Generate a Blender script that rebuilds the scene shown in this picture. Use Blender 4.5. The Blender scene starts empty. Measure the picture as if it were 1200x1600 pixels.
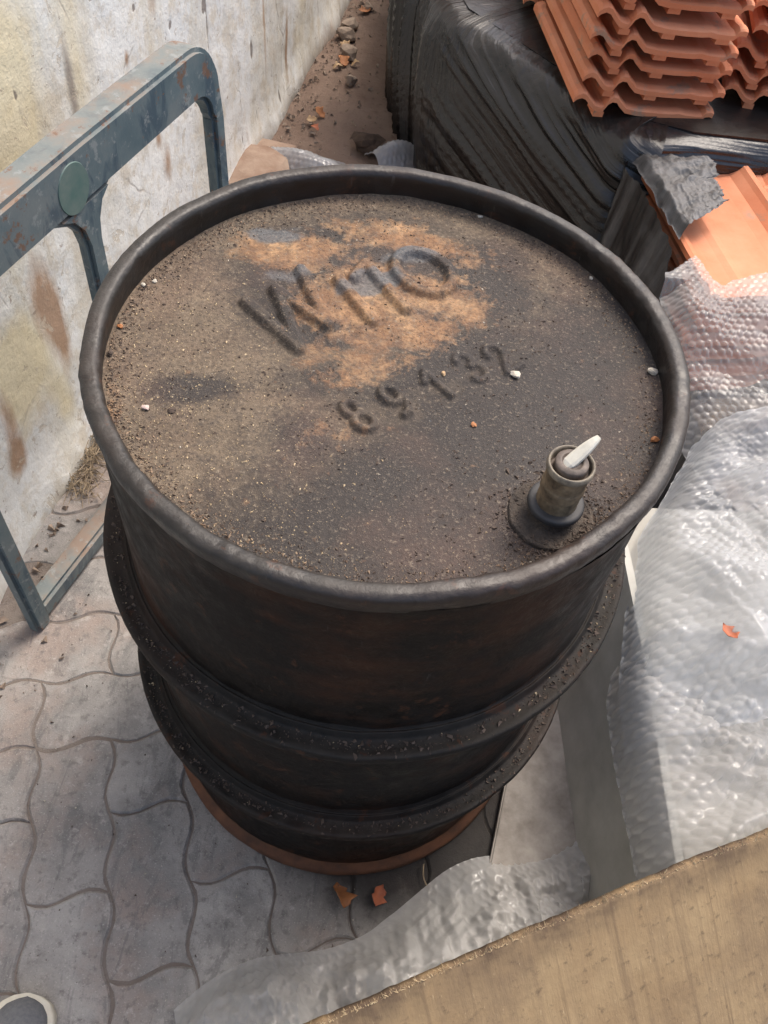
import bpy, bmesh, math, random
import numpy as np
from mathutils import Vector, Matrix

random.seed(7)
RNG = np.random.default_rng(11)
S = bpy.context.scene
COL = S.collection
R_ = math.radians

# ------------------------------------------------------------------ camera
CAM_P = np.array([0.0, -0.6462, 1.4656])
PITCH, YAW, ROLL, FPX = R_(53.849), R_(1.58), R_(8.348), 1355.5
FW = np.array([math.sin(YAW) * math.cos(PITCH), math.cos(YAW) * math.cos(PITCH), -math.sin(PITCH)])
_r = np.cross(FW, [0, 0, 1]); _r /= np.linalg.norm(_r)
_u = np.cross(_r, FW)
CR = math.cos(ROLL) * _r + math.sin(ROLL) * _u
CU = -math.sin(ROLL) * _r + math.cos(ROLL) * _u
cam = bpy.data.cameras.new('camera')
camo = bpy.data.objects.new('camera', cam)
COL.objects.link(camo)
camo.matrix_world = Matrix(((CR[0], CU[0], -FW[0], CAM_P[0]), (CR[1], CU[1], -FW[1], CAM_P[1]),
                            (CR[2], CU[2], -FW[2], CAM_P[2]), (0, 0, 0, 1)))
cam.sensor_fit = 'VERTICAL'
cam.sensor_height = 24.0
cam.lens = 24.0 * FPX / 1600.0
cam.clip_start = 0.02
cam.clip_end = 500
S.camera = camo

# ------------------------------------------------------------------ sky, sun, exposure
SUN_EL, SUN_AZ = R_(58), R_(35)          # azimuth from +y towards +x
W = bpy.data.worlds.new('World'); S.world = W; W.use_nodes = True
nt = W.node_tree
bg = nt.nodes['Background']
sky = nt.nodes.new('ShaderNodeTexSky')
sky.sky_type = 'NISHITA'; sky.sun_disc = False
sky.sun_elevation = SUN_EL; sky.sun_rotation = SUN_AZ
sky.air_density = 1.0; sky.dust_density = 5.0; sky.ozone_density = 0.6
nt.links.new(sky.outputs[0], bg.inputs[0])
bg.inputs[1].default_value = 0.15
sl = bpy.data.lights.new('sun', 'SUN'); sl.energy = 1.0; sl.angle = R_(18); sl.color = (1, .94, .86)
so = bpy.data.objects.new('sun', sl); COL.objects.link(so)
sd = Vector((math.sin(SUN_AZ) * math.cos(SUN_EL), math.cos(SUN_AZ) * math.cos(SUN_EL), math.sin(SUN_EL)))
so.rotation_euler = sd.to_track_quat('Z', 'Y').to_euler()
so.location = (1, 2, 4)
S.view_settings.view_transform = 'Standard'
S.view_settings.look = 'None'
S.view_settings.gamma = 1
S.view_settings.use_curve_mapping = False
S.view_settings.exposure = 1.03
S.render.engine = 'CYCLES'
S.cycles.max_bounces = 6; S.cycles.diffuse_bounces = 3; S.cycles.glossy_bounces = 3; S.cycles.transmission_bounces = 4; S.cycles.transparent_max_bounces = 8

# ------------------------------------------------------------------ pixel -> place helpers
def ray(x, y):
    return FW + (x - 600) / FPX * CR - (y - 800) / FPX * CU
def at(x, y, z=0.0):
    d = ray(x, y); t = (z - CAM_P[2]) / d[2]
    return CAM_P + d * t
def on_plane(x, y, p0, n):
    d = ray(x, y); n = np.array(n, float)
    t = ((np.array(p0, float) - CAM_P) @ n) / (d @ n)
    return CAM_P + d * t

# ------------------------------------------------------------------ numpy noise
def _hash(ix, iy, seed):
    h = (ix.astype(np.int64) * 374761393 + iy.astype(np.int64) * 668265263 + seed * 974711) & 0xFFFFFFFF
    h = ((h ^ (h >> 13)) * 1274126177) & 0xFFFFFFFF
    h = (h ^ (h >> 16)) & 0xFFFF
    return h / 65535.0
def vnoise(x, y, seed=0):
    x = np.asarray(x, float); y = np.asarray(y, float)
    x, y = np.broadcast_arrays(x, y)
    ix = np.floor(x); iy = np.floor(y); fx = x - ix; fy = y - iy
    fx = fx * fx * fx * (fx * (fx * 6 - 15) + 10); fy = fy * fy * fy * (fy * (fy * 6 - 15) + 10)
    a = _hash(ix, iy, seed); b = _hash(ix + 1, iy, seed); c = _hash(ix, iy + 1, seed); d = _hash(ix + 1, iy + 1, seed)
    return (a * (1 - fx) + b * fx) * (1 - fy) + (c * (1 - fx) + d * fx) * fy
def fbm(x, y, seed=0, o=4):
    v = 0; a = .5; n = 0
    for i in range(o):
        v = v + a * vnoise(np.asarray(x) * 2 ** i + 17.3 * i, np.asarray(y) * 2 ** i - 9.1 * i, seed + i * 31); n += a; a *= .5
    return v / n
def ridged(x, y, seed=0, o=3):
    v = 0; a = .5; n = 0
    for i in range(o):
        v = v + a * (1 - np.abs(2 * vnoise(np.asarray(x) * 2 ** i + 5.7 * i, np.asarray(y) * 2 ** i, seed + i * 31) - 1)); n += a; a *= .5
    return v / n
def sstep(a, b, x):
    t = np.clip((np.asarray(x, float) - a) / (b - a), 0, 1)
    return t * t * (3 - 2 * t)

# ------------------------------------------------------------------ object helpers
def tag(o, label=None, cat=None, group=None, kind=None):
    if label: o['label'] = label
    if cat: o['category'] = cat
    if group: o['group'] = group
    if kind: o['kind'] = kind
    return o
def empty(name, loc=(0, 0, 0), rz=0):
    o = bpy.data.objects.new(name, None); COL.objects.link(o)
    o.location = loc; o.rotation_euler = (0, 0, rz); o.empty_display_size = .05
    return o
def mesh_obj(name, verts, faces, mat, parent=None, smooth=True, attrs=None):
    me = bpy.data.meshes.new(name)
    me.from_pydata([tuple(map(float, v)) for v in verts], [], [tuple(map(int, f)) for f in faces])
    if mat: me.materials.append(mat)
    if smooth: me.polygons.foreach_set('use_smooth', [True] * len(me.polygons))
    if attrs:
        for k, v in attrs.items():
            a = me.attributes.new(k, 'FLOAT', 'POINT'); a.data.foreach_set('value', np.asarray(v, np.float32))
    me.update()
    o = bpy.data.objects.new(name, me); COL.objects.link(o)
    if parent: o.parent = parent
    return o
def grid_faces(nu, nv, wrap=False):
    i, j = np.meshgrid(np.arange(nu - 1), np.arange(nv if wrap else nv - 1), indexing='ij')
    j2 = (j + 1) % nv
    return np.stack([i * nv + j, i * nv + j2, (i + 1) * nv + j2, (i + 1) * nv + j], -1).reshape(-1, 4)
def lathe(name, prof, mat, parent, n=192, disp=None, center=(0, 0), smooth=True):
    """prof: list of (r,z) going from outside-bottom upwards; disp(r,z,a)->(dr,dz)"""
    a = np.linspace(0, 2 * np.pi, n, endpoint=False)
    P = np.array(prof, float)
    r = P[:, 0][:, None] + 0 * a; z = P[:, 1][:, None] + 0 * a; A = a[None, :] + 0 * r
    if disp:
        dr, dz = disp(r, z, A); r = r + dr; z = z + dz
    v = np.stack([center[0] + r * np.cos(A), center[1] + r * np.sin(A), z], -1).reshape(-1, 3)
    return mesh_obj(name, v, grid_faces(len(P), n, True), mat, parent, smooth)
def smooth_prof(pts, k=4):
    """Catmull-Rom through profile points"""
    p = np.array(pts, float); q = np.vstack([2 * p[0] - p[1], p, 2 * p[-1] - p[-2]])
    out = []
    for i in range(1, len(q) - 2):
        for t in np.linspace(0, 1, k, endpoint=False):
            a, b, c, d = q[i - 1:i + 3]
            out.append(.5 * (2 * b + (c - a) * t + (2 * a - 5 * b + 4 * c - d) * t * t + (3 * b - a - 3 * c + d) * t ** 3))
    out.append(p[-1]); return np.array(out)
def bm_obj(name, bm, mat, parent=None, smooth=False):
    me = bpy.data.meshes.new(name); bm.to_mesh(me); bm.free()
    if mat: me.materials.append(mat)
    if smooth: me.polygons.foreach_set('use_smooth', [True] * len(me.polygons))
    o = bpy.data.objects.new(name, me); COL.objects.link(o)
    if parent: o.parent = parent
    return o

# ------------------------------------------------------------------ material helpers
class NT:
    def __init__(s, name):
        s.m = bpy.data.materials.new(name); s.m.use_nodes = True
        s.t = s.m.node_tree; s.n = s.t.nodes; s.b = s.n['Principled BSDF']; s.out = s.n['Material Output']
    def link(s, a, b): s.t.links.new(a, b)
    def set(s, sock, v):
        if hasattr(v, 'is_output') or isinstance(v, bpy.types.NodeSocket): s.link(v, sock)
        else: sock.default_value = v
    def node(s, t, **k):
        n = s.n.new(t)
        for a, b in k.items(): setattr(n, a, b)
        return n
    def coord(s, which='Object'): return s.node('ShaderNodeTexCoord').outputs[which]
    def mapping(s, c, scale=(1, 1, 1), rot=(0, 0, 0), loc=(0, 0, 0)):
        m = s.node('ShaderNodeMapping'); s.link(c, m.inputs[0])
        m.inputs['Scale'].default_value = scale; m.inputs['Rotation'].default_value = rot; m.inputs['Location'].default_value = loc
        return m.outputs[0]
    def noise(s, c, scale, detail=4, rough=.55, dist=0):
        n = s.node('ShaderNodeTexNoise'); s.link(c, n.inputs['Vector'])
        n.inputs['Scale'].default_value = scale; n.inputs['Detail'].default_value = detail
        n.inputs['Roughness'].default_value = rough; n.inputs['Distortion'].default_value = dist
        return n.outputs['Fac']
    def voro(s, c, scale, feat='F1', out='Distance', rand=1):
        n = s.node('ShaderNodeTexVoronoi', feature=feat); s.link(c, n.inputs['Vector'])
        n.inputs['Scale'].default_value = scale; n.inputs['Randomness'].default_value = rand
        return n.outputs[out]
    def ramp(s, f, stops, interp='LINEAR'):
        n = s.node('ShaderNodeValToRGB'); s.link(f, n.inputs[0]); cr = n.color_ramp; cr.interpolation = interp
        while len(cr.elements) < len(stops): cr.elements.new(.5)
        for e, (p, c) in zip(cr.elements, stops):
            e.position = p; e.color = (c, c, c, 1) if isinstance(c, (int, float)) else (*c, 1)
        return n.outputs[0]
    def mix(s, f, a, b, mode='MIX'):
        n = s.node('ShaderNodeMix', data_type='RGBA', blend_type=mode)
        s.set(n.inputs['Factor'], f)
        for k, v in (('A', a), ('B', b)):
            i = [x for x in n.inputs if x.name == k and x.type == 'RGBA'][0]
            s.set(i, (*v, 1) if isinstance(v, tuple) and len(v) == 3 else v)
        return [x for x in n.outputs if x.type == 'RGBA'][0]
    def math(s, op, a, b=0.0, clamp=False):
        n = s.node('ShaderNodeMath', operation=op, use_clamp=clamp)
        s.set(n.inputs[0], a); s.set(n.inputs[1], b); return n.outputs[0]
    def attr(s, name): return s.node('ShaderNodeAttribute', attribute_name=name).outputs['Fac']
    def rand(s): return s.node('ShaderNodeObjectInfo').outputs['Random']
    def bump(s, h, strength=.4, dist=.003, normal=None):
        n = s.node('ShaderNodeBump'); n.inputs['Strength'].default_value = strength; n.inputs['Distance'].default_value = dist
        s.link(h, n.inputs['Height'])
        if normal: s.link(normal, n.inputs['Normal'])
        return n.outputs[0]
    def done(s, color=None, rough=None, normal=None, spec=None, metal=None):
        if color is not None: s.set(s.b.inputs['Base Color'], (*color, 1) if isinstance(color, tuple) and len(color) == 3 else color)
        if rough is not None: s.set(s.b.inputs['Roughness'], rough)
        if normal is not None: s.link(normal, s.b.inputs['Normal'])
        if spec is not None: s.set(s.b.inputs['Specular IOR Level'], spec)
        if metal is not None: s.set(s.b.inputs['Metallic'], metal)
        return s.m

def mat_lid():
    t = NT('lid_dirty_steel'); c = t.coord()
    n1 = t.noise(c, 22, 6, .65); n2 = t.noise(c, 260, 3, .6); n3 = t.noise(c, 75, 5, .7); n4 = t.noise(c, 900, 2, .6)
    base = t.mix(t.ramp(n1, [(.3, 0), (.7, 1)]), (.10, .076, .054), (.18, .138, .096))
    base = t.mix(t.ramp(n3, [(.5, 0), (.72, .5)]), base, (.07, .06, .055))
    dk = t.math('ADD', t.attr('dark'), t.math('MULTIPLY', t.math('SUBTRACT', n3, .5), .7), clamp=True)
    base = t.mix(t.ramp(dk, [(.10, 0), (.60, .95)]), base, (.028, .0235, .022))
    ru = t.math('ADD', t.attr('rust'), t.math('ADD', t.math('MULTIPLY', t.math('SUBTRACT', n3, .5), 1.3), t.math('MULTIPLY', t.math('SUBTRACT', t.noise(c, 34, 6, .7, .5), .5), 1.7)), clamp=True)
    rc = t.mix(t.ramp(n1, [(.4, 0), (.62, 1)]), (.29, .155, .075), (.47, .29, .15))
    rc = t.mix(t.ramp(t.noise(c, 48, 5, .7), [(.42, .8), (.6, 0)]), rc, (.17, .088, .045))
    rc = t.mix(t.ramp(t.noise(c, 130, 4, .7), [(.52, 0), (.66, .6)]), rc, (.085, .07, .06))
    base = t.mix(t.ramp(ru, [(.30, 0), (.50, .45), (.80, .88)]), base, rc)
    bl = t.math('ADD', t.attr('blue'), t.math('MULTIPLY', t.math('SUBTRACT', n1, .5), 1.2), clamp=True)
    base = t.mix(t.ramp(bl, [(.42, 0), (.62, .85)]), base, (.105, .11, .115))
    rd = t.ramp(t.noise(c, 8, 4, .6), [(.5, 0), (.75, .4)])
    base = t.mix(rd, base, (.13, .075, .055))
    base = t.mix(t.ramp(n2, [(.36, .5), (.5, 0)]), base, (.035, .03, .027))
    base = t.mix(t.ramp(n2, [(.58, 0), (.72, .45)]), base, (.31, .255, .185))
    base = t.mix(t.ramp(n4, [(.62, 0), (.74, .5)]), base, (.42, .35, .26))
    rg = t.math('ADD', t.ramp(t.attr('dark'), [(0, .9), (1, .62)]), 0)
    hb = t.math('ADD', t.math('MULTIPLY', n2, .6), t.math('ADD', n3, t.math('MULTIPLY', n4, .35)))
    return t.done(base, rg, t.bump(hb, .5, .0045), .35)

def mat_drum(name, rust=.25, dust=.25, dark=(.021, .017, .014), spec=.45, rlo=.38, rhi=.7):
    t = NT(name); c = t.coord()
    n1 = t.noise(c, 6, 6, .65); n2 = t.noise(c, 40, 5, .65); n3 = t.noise(c, 220, 3, .6)
    st = t.noise(t.mapping(c, (5, 5, 26)), 1.6, 5, .65)
    col = t.mix(t.ramp(n2, [(.35, 0), (.7, 1)]), dark, tuple(x * 2.2 for x in dark))
    rm = t.math('ADD', t.math('MULTIPLY', n1, .75), t.math('MULTIPLY', st, .35))
    col = t.mix(t.ramp(rm, [(.52, 0), (.68, min(1, rust * 2.4))]), col, (.036, .0155, .0085))
    geo = t.node('ShaderNodeNewGeometry'); sep = t.node('ShaderNodeSeparateXYZ'); t.link(geo.outputs['Normal'], sep.inputs[0])
    up = t.ramp(sep.outputs['Z'], [(.35, 0), (.9, 1)])
    dm = t.math('MULTIPLY', up, t.ramp(n2, [(.3, .3), (.65, 1)]))
    col = t.mix(t.math('MULTIPLY', dm, dust), col, (.17, .145, .115))
    col = t.mix(t.ramp(n3, [(.7, 0), (.82, .3)]), col, (.10, .08, .06))
    fl = t.ramp(t.noise(c, 30, 8, .75, .4), [(.60, 0), (.63, .75)])
    col = t.mix(fl, col, (.05, .022, .012))
    sc = t.ramp(t.noise(t.mapping(c, (60, 60, 9), rot=(.3, .2, .4)), 1.5, 6, .7), [(.66, 0), (.69, .5)])
    col = t.mix(sc, col, (.075, .065, .055))
    ro = t.ramp(n2, [(.3, rlo), (.7, rhi)])
    h = t.math('ADD', t.math('MULTIPLY', n2, 1.2), t.math('MULTIPLY', n3, .4))
    return t.done(col, ro, t.bump(h, .4, .003), spec)

def mat_simple(name, col, col2=None, scale=30, rough=.7, bump=.3, bd=.002, spec=.4, detail=5, metal=0):
    t = NT(name); c = t.coord()
    n = t.noise(c, scale, detail, .62); n2 = t.noise(c, scale * 6, 3, .6)
    col2 = col2 or tuple(x * .6 for x in col)
    cc = t.mix(t.ramp(n, [(.32, 0), (.7, 1)]), col, col2)
    h = t.math('ADD', n, t.math('MULTIPLY', n2, .4))
    return t.done(cc, rough, t.bump(h, bump, bd), spec, metal)

def mat_wall():
    t = NT('stained_plaster'); c = t.coord()     # object x runs along the wall, z up
    n1 = t.noise(c, 3.2, 6, .6); n2 = t.noise(c, 30, 6, .65); n3 = t.noise(c, 160, 4, .6)
    st = t.noise(t.mapping(c, (8, 8, 1.6)), 1.0, 6, .62, .5)
    st2 = t.noise(t.mapping(c, (26, 26, 7), loc=(3, 1, 0)), 1.0, 5, .65)
    base = t.mix(t.ramp(n1, [(.35, 0), (.65, 1)]), (.76, .75, .70), (.69, .71, .695))
    base = t.mix(t.ramp(st, [(.46, 0), (.64, .65)]), base, (.57, .54, .45))
    base = t.mix(t.ramp(t.noise(c, 13, 6, .7), [(.48, 0), (.62, .65)]), base, (.55, .485, .375))
    ye = t.math('ADD', t.attr('yellow'), t.math('MULTIPLY', t.math('SUBTRACT', n1, .5), .8), clamp=True)
    base = t.mix(t.ramp(ye, [(.3, 0), (.8, .8)]), base, (.66, .57, .36))
    gr = t.math('ADD', t.attr('grime'), t.math('MULTIPLY', t.math('SUBTRACT', st, .5), 1.2), clamp=True)
    base = t.mix(t.ramp(gr, [(.3, 0), (.9, .8)]), base, (.25, .215, .185))
    ru = t.math('ADD', t.attr('rust'), t.math('MULTIPLY', t.math('SUBTRACT', st2, .5), 1.0), clamp=True)
    base = t.mix(t.ramp(ru, [(.35, 0), (.8, .85)]), base, (.33, .19, .10))
    base = t.mix(t.ramp(n2, [(.60, 0), (.70, .5)]), base, (.46, .40, .33))
    base = t.mix(t.ramp(st2, [(.64, 0), (.74, .6)]), base, (.36, .27, .2))
    ck = t.ramp(t.voro(t.mapping(t.mix(.12, c, t.node('ShaderNodeTexNoise').outputs['Color']), (6, 6, 3.2)), 1.0, 'DISTANCE_TO_EDGE'), [(0, 1), (.012, 0)])
    ckm = t.math('MULTIPLY', ck, t.ramp(t.noise(c, 5, 3), [(.52, 0), (.6, 1)]))
    base = t.mix(t.math('MULTIPLY', ckm, .55), base, (.24, .2, .17))
    pk = t.ramp(t.noise(c, 17, 8, .72, .6), [(.605, 0), (.625, 1)])
    base = t.mix(t.math('MULTIPLY', pk, .6), base, (.50, .43, .33))
    pk2 = t.ramp(t.noise(t.mapping(c, loc=(7, 3, 2)), 38, 6, .72, .4), [(.635, 0), (.65, 1)])
    base = t.mix(t.math('MULTIPLY', pk2, .7), base, (.27, .21, .165))
    pe = t.attr('chip')
    base = t.mix(t.ramp(pe, [(.45, 0), (.6, .8)]), base, (.17, .14, .12))
    h = t.math('ADD', t.math('MULTIPLY', n2, .9), t.math('MULTIPLY', n3, .3))
    h = t.math('SUBTRACT', h, t.math('MULTIPLY', ckm, .15))
    h = t.math('SUBTRACT', h, t.math('MULTIPLY', pe, .25))
    h = t.math('SUBTRACT', h, t.math('MULTIPLY', pk, .25))
    return t.done(base, .9, t.bump(h, .5, .006), .2)

def mat_paver():
    t = NT('concrete_paver'); c = t.node('ShaderNodeNewGeometry').outputs['Position']; rnd = t.rand()
    n1 = t.noise(c, 9, 6, .6); n2 = t.noise(c, 60, 5, .65); n3 = t.noise(c, 420, 3, .6)
    a = t.mix(rnd, (.295, .276, .256), (.36, .345, .322))
    a = t.mix(t.ramp(n1, [(.40, 0), (.60, .85)]), a, (.20, .193, .183))
    a = t.mix(t.ramp(t.noise(c, 4.3, 5, .65), [(.48, 0), (.62, .7)]), a, (.30, .235, .20))
    a = t.mix(t.ramp(t.noise(t.mapping(c, (9, 3, 1), rot=(0, 0, .7)), 3.1, 6, .7, 1.2), [(.54, 0), (.62, .5)]), a, (.13, .127, .125))
    a = t.mix(t.ramp(n2, [(.54, 0), (.68, .65)]), a, (.135, .125, .12))
    a = t.mix(t.ramp(t.noise(c, 33, 6, .7), [(.58, 0), (.66, .55)]), a, (.42, .395, .365))
    a = t.mix(t.ramp(n3, [(.60, 0), (.70, .55)]), a, (.50, .475, .44))
    a = t.mix(t.ramp(n3, [(.28, .6), (.38, 0)]), a, (.11, .10, .095))
    # shade round the drum foot, painted dark into the paver colour
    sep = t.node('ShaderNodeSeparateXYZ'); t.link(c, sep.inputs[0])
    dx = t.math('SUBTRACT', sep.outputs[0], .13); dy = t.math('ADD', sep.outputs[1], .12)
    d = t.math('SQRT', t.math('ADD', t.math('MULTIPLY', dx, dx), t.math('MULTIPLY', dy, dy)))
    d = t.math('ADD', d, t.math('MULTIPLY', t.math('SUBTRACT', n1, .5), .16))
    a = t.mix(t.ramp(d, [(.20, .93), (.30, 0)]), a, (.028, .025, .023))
    h = t.math('ADD', t.math('MULTIPLY', n2, 1.0), t.math('MULTIPLY', n3, .5))
    return t.done(a, .88, t.bump(h, .5, .004), .25)

def mat_dirt(name, c1, c2, c3, foot_shade=False):
    t = NT(name); c = t.node('ShaderNodeNewGeometry').outputs['Position']
    n1 = t.noise(c, 7, 6, .6); n2 = t.noise(c, 55, 5, .7); n3 = t.noise(c, 350, 3, .6)
    a = t.mix(t.ramp(n1, [(.35, 0), (.65, 1)]), c1, c2)
    a = t.mix(t.ramp(n2, [(.55, 0), (.75, .8)]), a, c3)
    a = t.mix(t.ramp(n3, [(.64, 0), (.76, .6)]), a, tuple(min(1, x * 1.9) for x in c2))
    if foot_shade:  # joint colour darkened to match the shade painted at the drum foot
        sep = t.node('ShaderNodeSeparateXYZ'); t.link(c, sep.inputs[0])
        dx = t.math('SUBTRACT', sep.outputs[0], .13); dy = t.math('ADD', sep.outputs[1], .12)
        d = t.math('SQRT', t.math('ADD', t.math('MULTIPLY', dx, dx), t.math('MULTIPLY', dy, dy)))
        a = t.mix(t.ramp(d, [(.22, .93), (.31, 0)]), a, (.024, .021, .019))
    h = t.math('ADD', t.math('MULTIPLY', n2, 1.2), t.math('MULTIPLY', n3, .6))
    return t.done(a, .95, t.bump(h, .6, .006), .15)

def mat_tile():
    t = NT('terracotta'); c = t.coord(); rnd = t.rand()
    off = t.node('ShaderNodeVectorMath', operation='ADD'); t.link(c, off.inputs[0])
    cmb = t.node('ShaderNodeCombineXYZ'); t.link(t.math('MULTIPLY', rnd, 17), cmb.inputs[0]); t.link(t.math('MULTIPLY', rnd, 7), cmb.inputs[1]); t.link(cmb.outputs[0], off.inputs[1])
    v = off.outputs[0]
    n1 = t.noise(v, 7, 5, .6); n2 = t.noise(v, 50, 5, .65); n3 = t.noise(v, 300, 3, .6)
    a = t.mix(rnd, (.64, .215, .095), (.56, .175, .075))
    a = t.mix(t.ramp(n1, [(.4, 0), (.7, .7)]), a, (.70, .28, .14))
    geo = t.node('ShaderNodeNewGeometry'); sep = t.node('ShaderNodeSeparateXYZ'); t.link(geo.outputs['Normal'], sep.inputs[0])
    dm = t.math('MULTIPLY', t.ramp(sep.outputs['Z'], [(.5, .25), (1, 1)]), t.ramp(n1, [(.3, .05), (.75, .3)]))
    a = t.mix(dm, a, (.62, .36, .24))
    gm = t.ramp(t.noise(v, 9, 6, .7, .3), [(.58, 0), (.64, .75)])
    a = t.mix(t.math('MULTIPLY', gm, t.ramp(n2, [(.3, .4), (.6, 1)])), a, (.30, .225, .16))
    a = t.mix(t.ramp(n3, [(.62, 0), (.8, .4)]), a, (.28, .10, .05))
    h = t.math('ADD', t.math('MULTIPLY', n2, .8), t.math('MULTIPLY', n3, .4))
    return t.done(a, .72, t.bump(h, .25, .002), .35)

def mat_film(name, dustc, dust, rough=.32):
    t = NT(name); c = t.coord()
    n1 = t.noise(c, 5, 5, .6); n2 = t.noise(c, 45, 5, .65); n3 = t.noise(c, 230, 3, .6)
    cmb = t.node('ShaderNodeCombineXYZ'); t.link(t.attr('across'), cmb.inputs[0]); t.link(t.attr('along'), cmb.inputs[1])
    s1 = t.noise(t.mapping(cmb.outputs[0], (26, .8, 1)), 1, 5, .55, .1); s2 = t.noise(t.mapping(cmb.outputs[0], (90, 1.6, 1), loc=(3, 1, 0)), 1, 3, .6, .1)
    geo = t.node('ShaderNodeNewGeometry'); sep = t.node('ShaderNodeSeparateXYZ'); t.link(geo.outputs['Normal'], sep.inputs[0])
    up = t.ramp(sep.outputs['Z'], [(.05, 0), (.75, 1)])
    d = t.math('MULTIPLY', t.ramp(n1, [(.3, .35), (.7, 1)]), t.math('ADD', t.math('MULTIPLY', up, .6), t.math('MULTIPLY', t.ramp(s1, [(.42, 0), (.66, 1)]), dust)), clamp=True)
    d = t.math('MULTIPLY', d, t.ramp(n2, [(.3, .6), (.65, 1)]))
    col = t.mix(t.math('MULTIPLY', d, min(1, dust + .35)), (.0055, .0057, .006), dustc)
    ro = t.math('ADD', rough, t.math('MULTIPLY', d, .45), clamp=True)
    h = t.math('ADD', t.math('MULTIPLY', n2, .25), t.math('ADD', t.math('MULTIPLY', s1, 1.5), t.math('MULTIPLY', s2, .12)))
    return t.done(col, ro, t.bump(h, .75, .010), .65)

def mat_bubble(name, opacity=.55, col=(.45, .46, .47), dirt=.2, dcol=(.25, .22, .18), sharp=.16):
    t = NT(name); c = t.node('ShaderNodeNewGeometry').outputs['Position']
    n1 = t.noise(c, 11, 5, .6); n2 = t.noise(c, 120, 4, .65); n0 = t.noise(c, 4.5, 4, .55)
    colr = t.mix(t.math('MULTIPLY', t.ramp(n1, [(.48, 0), (.66, 1)]), dirt), col, dcol)
    hn = t.math('ADD', t.math('MULTIPLY', n2, .3), t.math('MULTIPLY', t.noise(c, 46, 4, .6, 1.2), 1.0))
    bp = t.bump(hn, .35, .003)
    t.done(colr, sharp, bp, .55)
    t.b.inputs['Coat Weight'].default_value = .8; t.b.inputs['Coat Roughness'].default_value = .09
    t.link(t.bump(n2, .15, .002), t.b.inputs['Coat Normal'])
    tl = t.node('ShaderNodeBsdfTranslucent'); t.link(colr, tl.inputs[0]); t.link(bp, tl.inputs['Normal'])
    m0 = t.node('ShaderNodeMixShader'); m0.inputs[0].default_value = .42
    t.link(t.b.outputs[0], m0.inputs[1]); t.link(tl.outputs[0], m0.inputs[2])
    tr = t.node('ShaderNodeBsdfTransparent'); tr.inputs[0].default_value = (.95, .96, .97, 1)
    lw = t.node('ShaderNodeLayerWeight'); lw.inputs[0].default_value = .35; t.link(bp, lw.inputs['Normal'])
    op = t.math('ADD', t.math('MULTIPLY', t.ramp(n0, [(.35, .75), (.65, 1.15)]), opacity), t.math('MULTIPLY', lw.outputs['Facing'], .45), clamp=True)
    m2 = t.node('ShaderNodeMixShader'); t.link(op, m2.inputs[0]); t.link(tr.outputs[0], m2.inputs[1]); t.link(m0.outputs[0], m2.inputs[2])
    t.link(m2.outputs[0], t.out.inputs[0])
    return t.m

def mat_board():
    t = NT('weathered_fibreboard'); c = t.coord()   # x along the top edge, y down the face
    g1 = t.noise(t.mapping(c, (48, 1.0, 1)), 1, 5, .6, .25); g2 = t.noise(t.mapping(c, (150, 5, 5), loc=(4, 2, 0)), 1, 4, .6)
    n1 = t.noise(c, 9, 6, .65); n2 = t.noise(c, 70, 5, .7); n3 = t.noise(t.mapping(c, (260, 60, 60)), 1, 3, .6)
    a = t.mix(t.ramp(n1, [(.35, 0), (.65, 1)]), (.245, .165, .088), (.33, .235, .128))
    a = t.mix(t.ramp(g1, [(.58, 0), (.64, .7)]), a, (.17, .115, .066))
    a = t.mix(t.ramp(g2, [(.5, 0), (.68, .5)]), a, (.21, .145, .085))
    a = t.mix(t.ramp(t.noise(c, 5, 6, .65), [(.48, 0), (.62, .6)]), a, (.165, .115, .072))
    sep = t.node('ShaderNodeSeparateXYZ'); t.link(c, sep.inputs[0])
    ed = t.math('MULTIPLY', t.ramp(sep.outputs[1], [(.0, .9), (.045, 0)]), t.ramp(n1, [(.42, 0), (.56, 1)]))
    a = t.mix(ed, a, (.075, .05, .035))
    a = t.mix(t.ramp(n2, [(.57, 0), (.68, .7)]), a, (.11, .076, .048))
    a = t.mix(t.ramp(n3, [(.64, 0), (.78, .6)]), a, (.50, .39, .24))
    h = t.math('ADD', t.math('MULTIPLY', g1, .8), t.math('ADD', t.math('MULTIPLY', n2, .7), t.math('MULTIPLY', n3, .4)))
    return t.done(a, .85, t.bump(h, .5, .003), .25)

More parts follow.
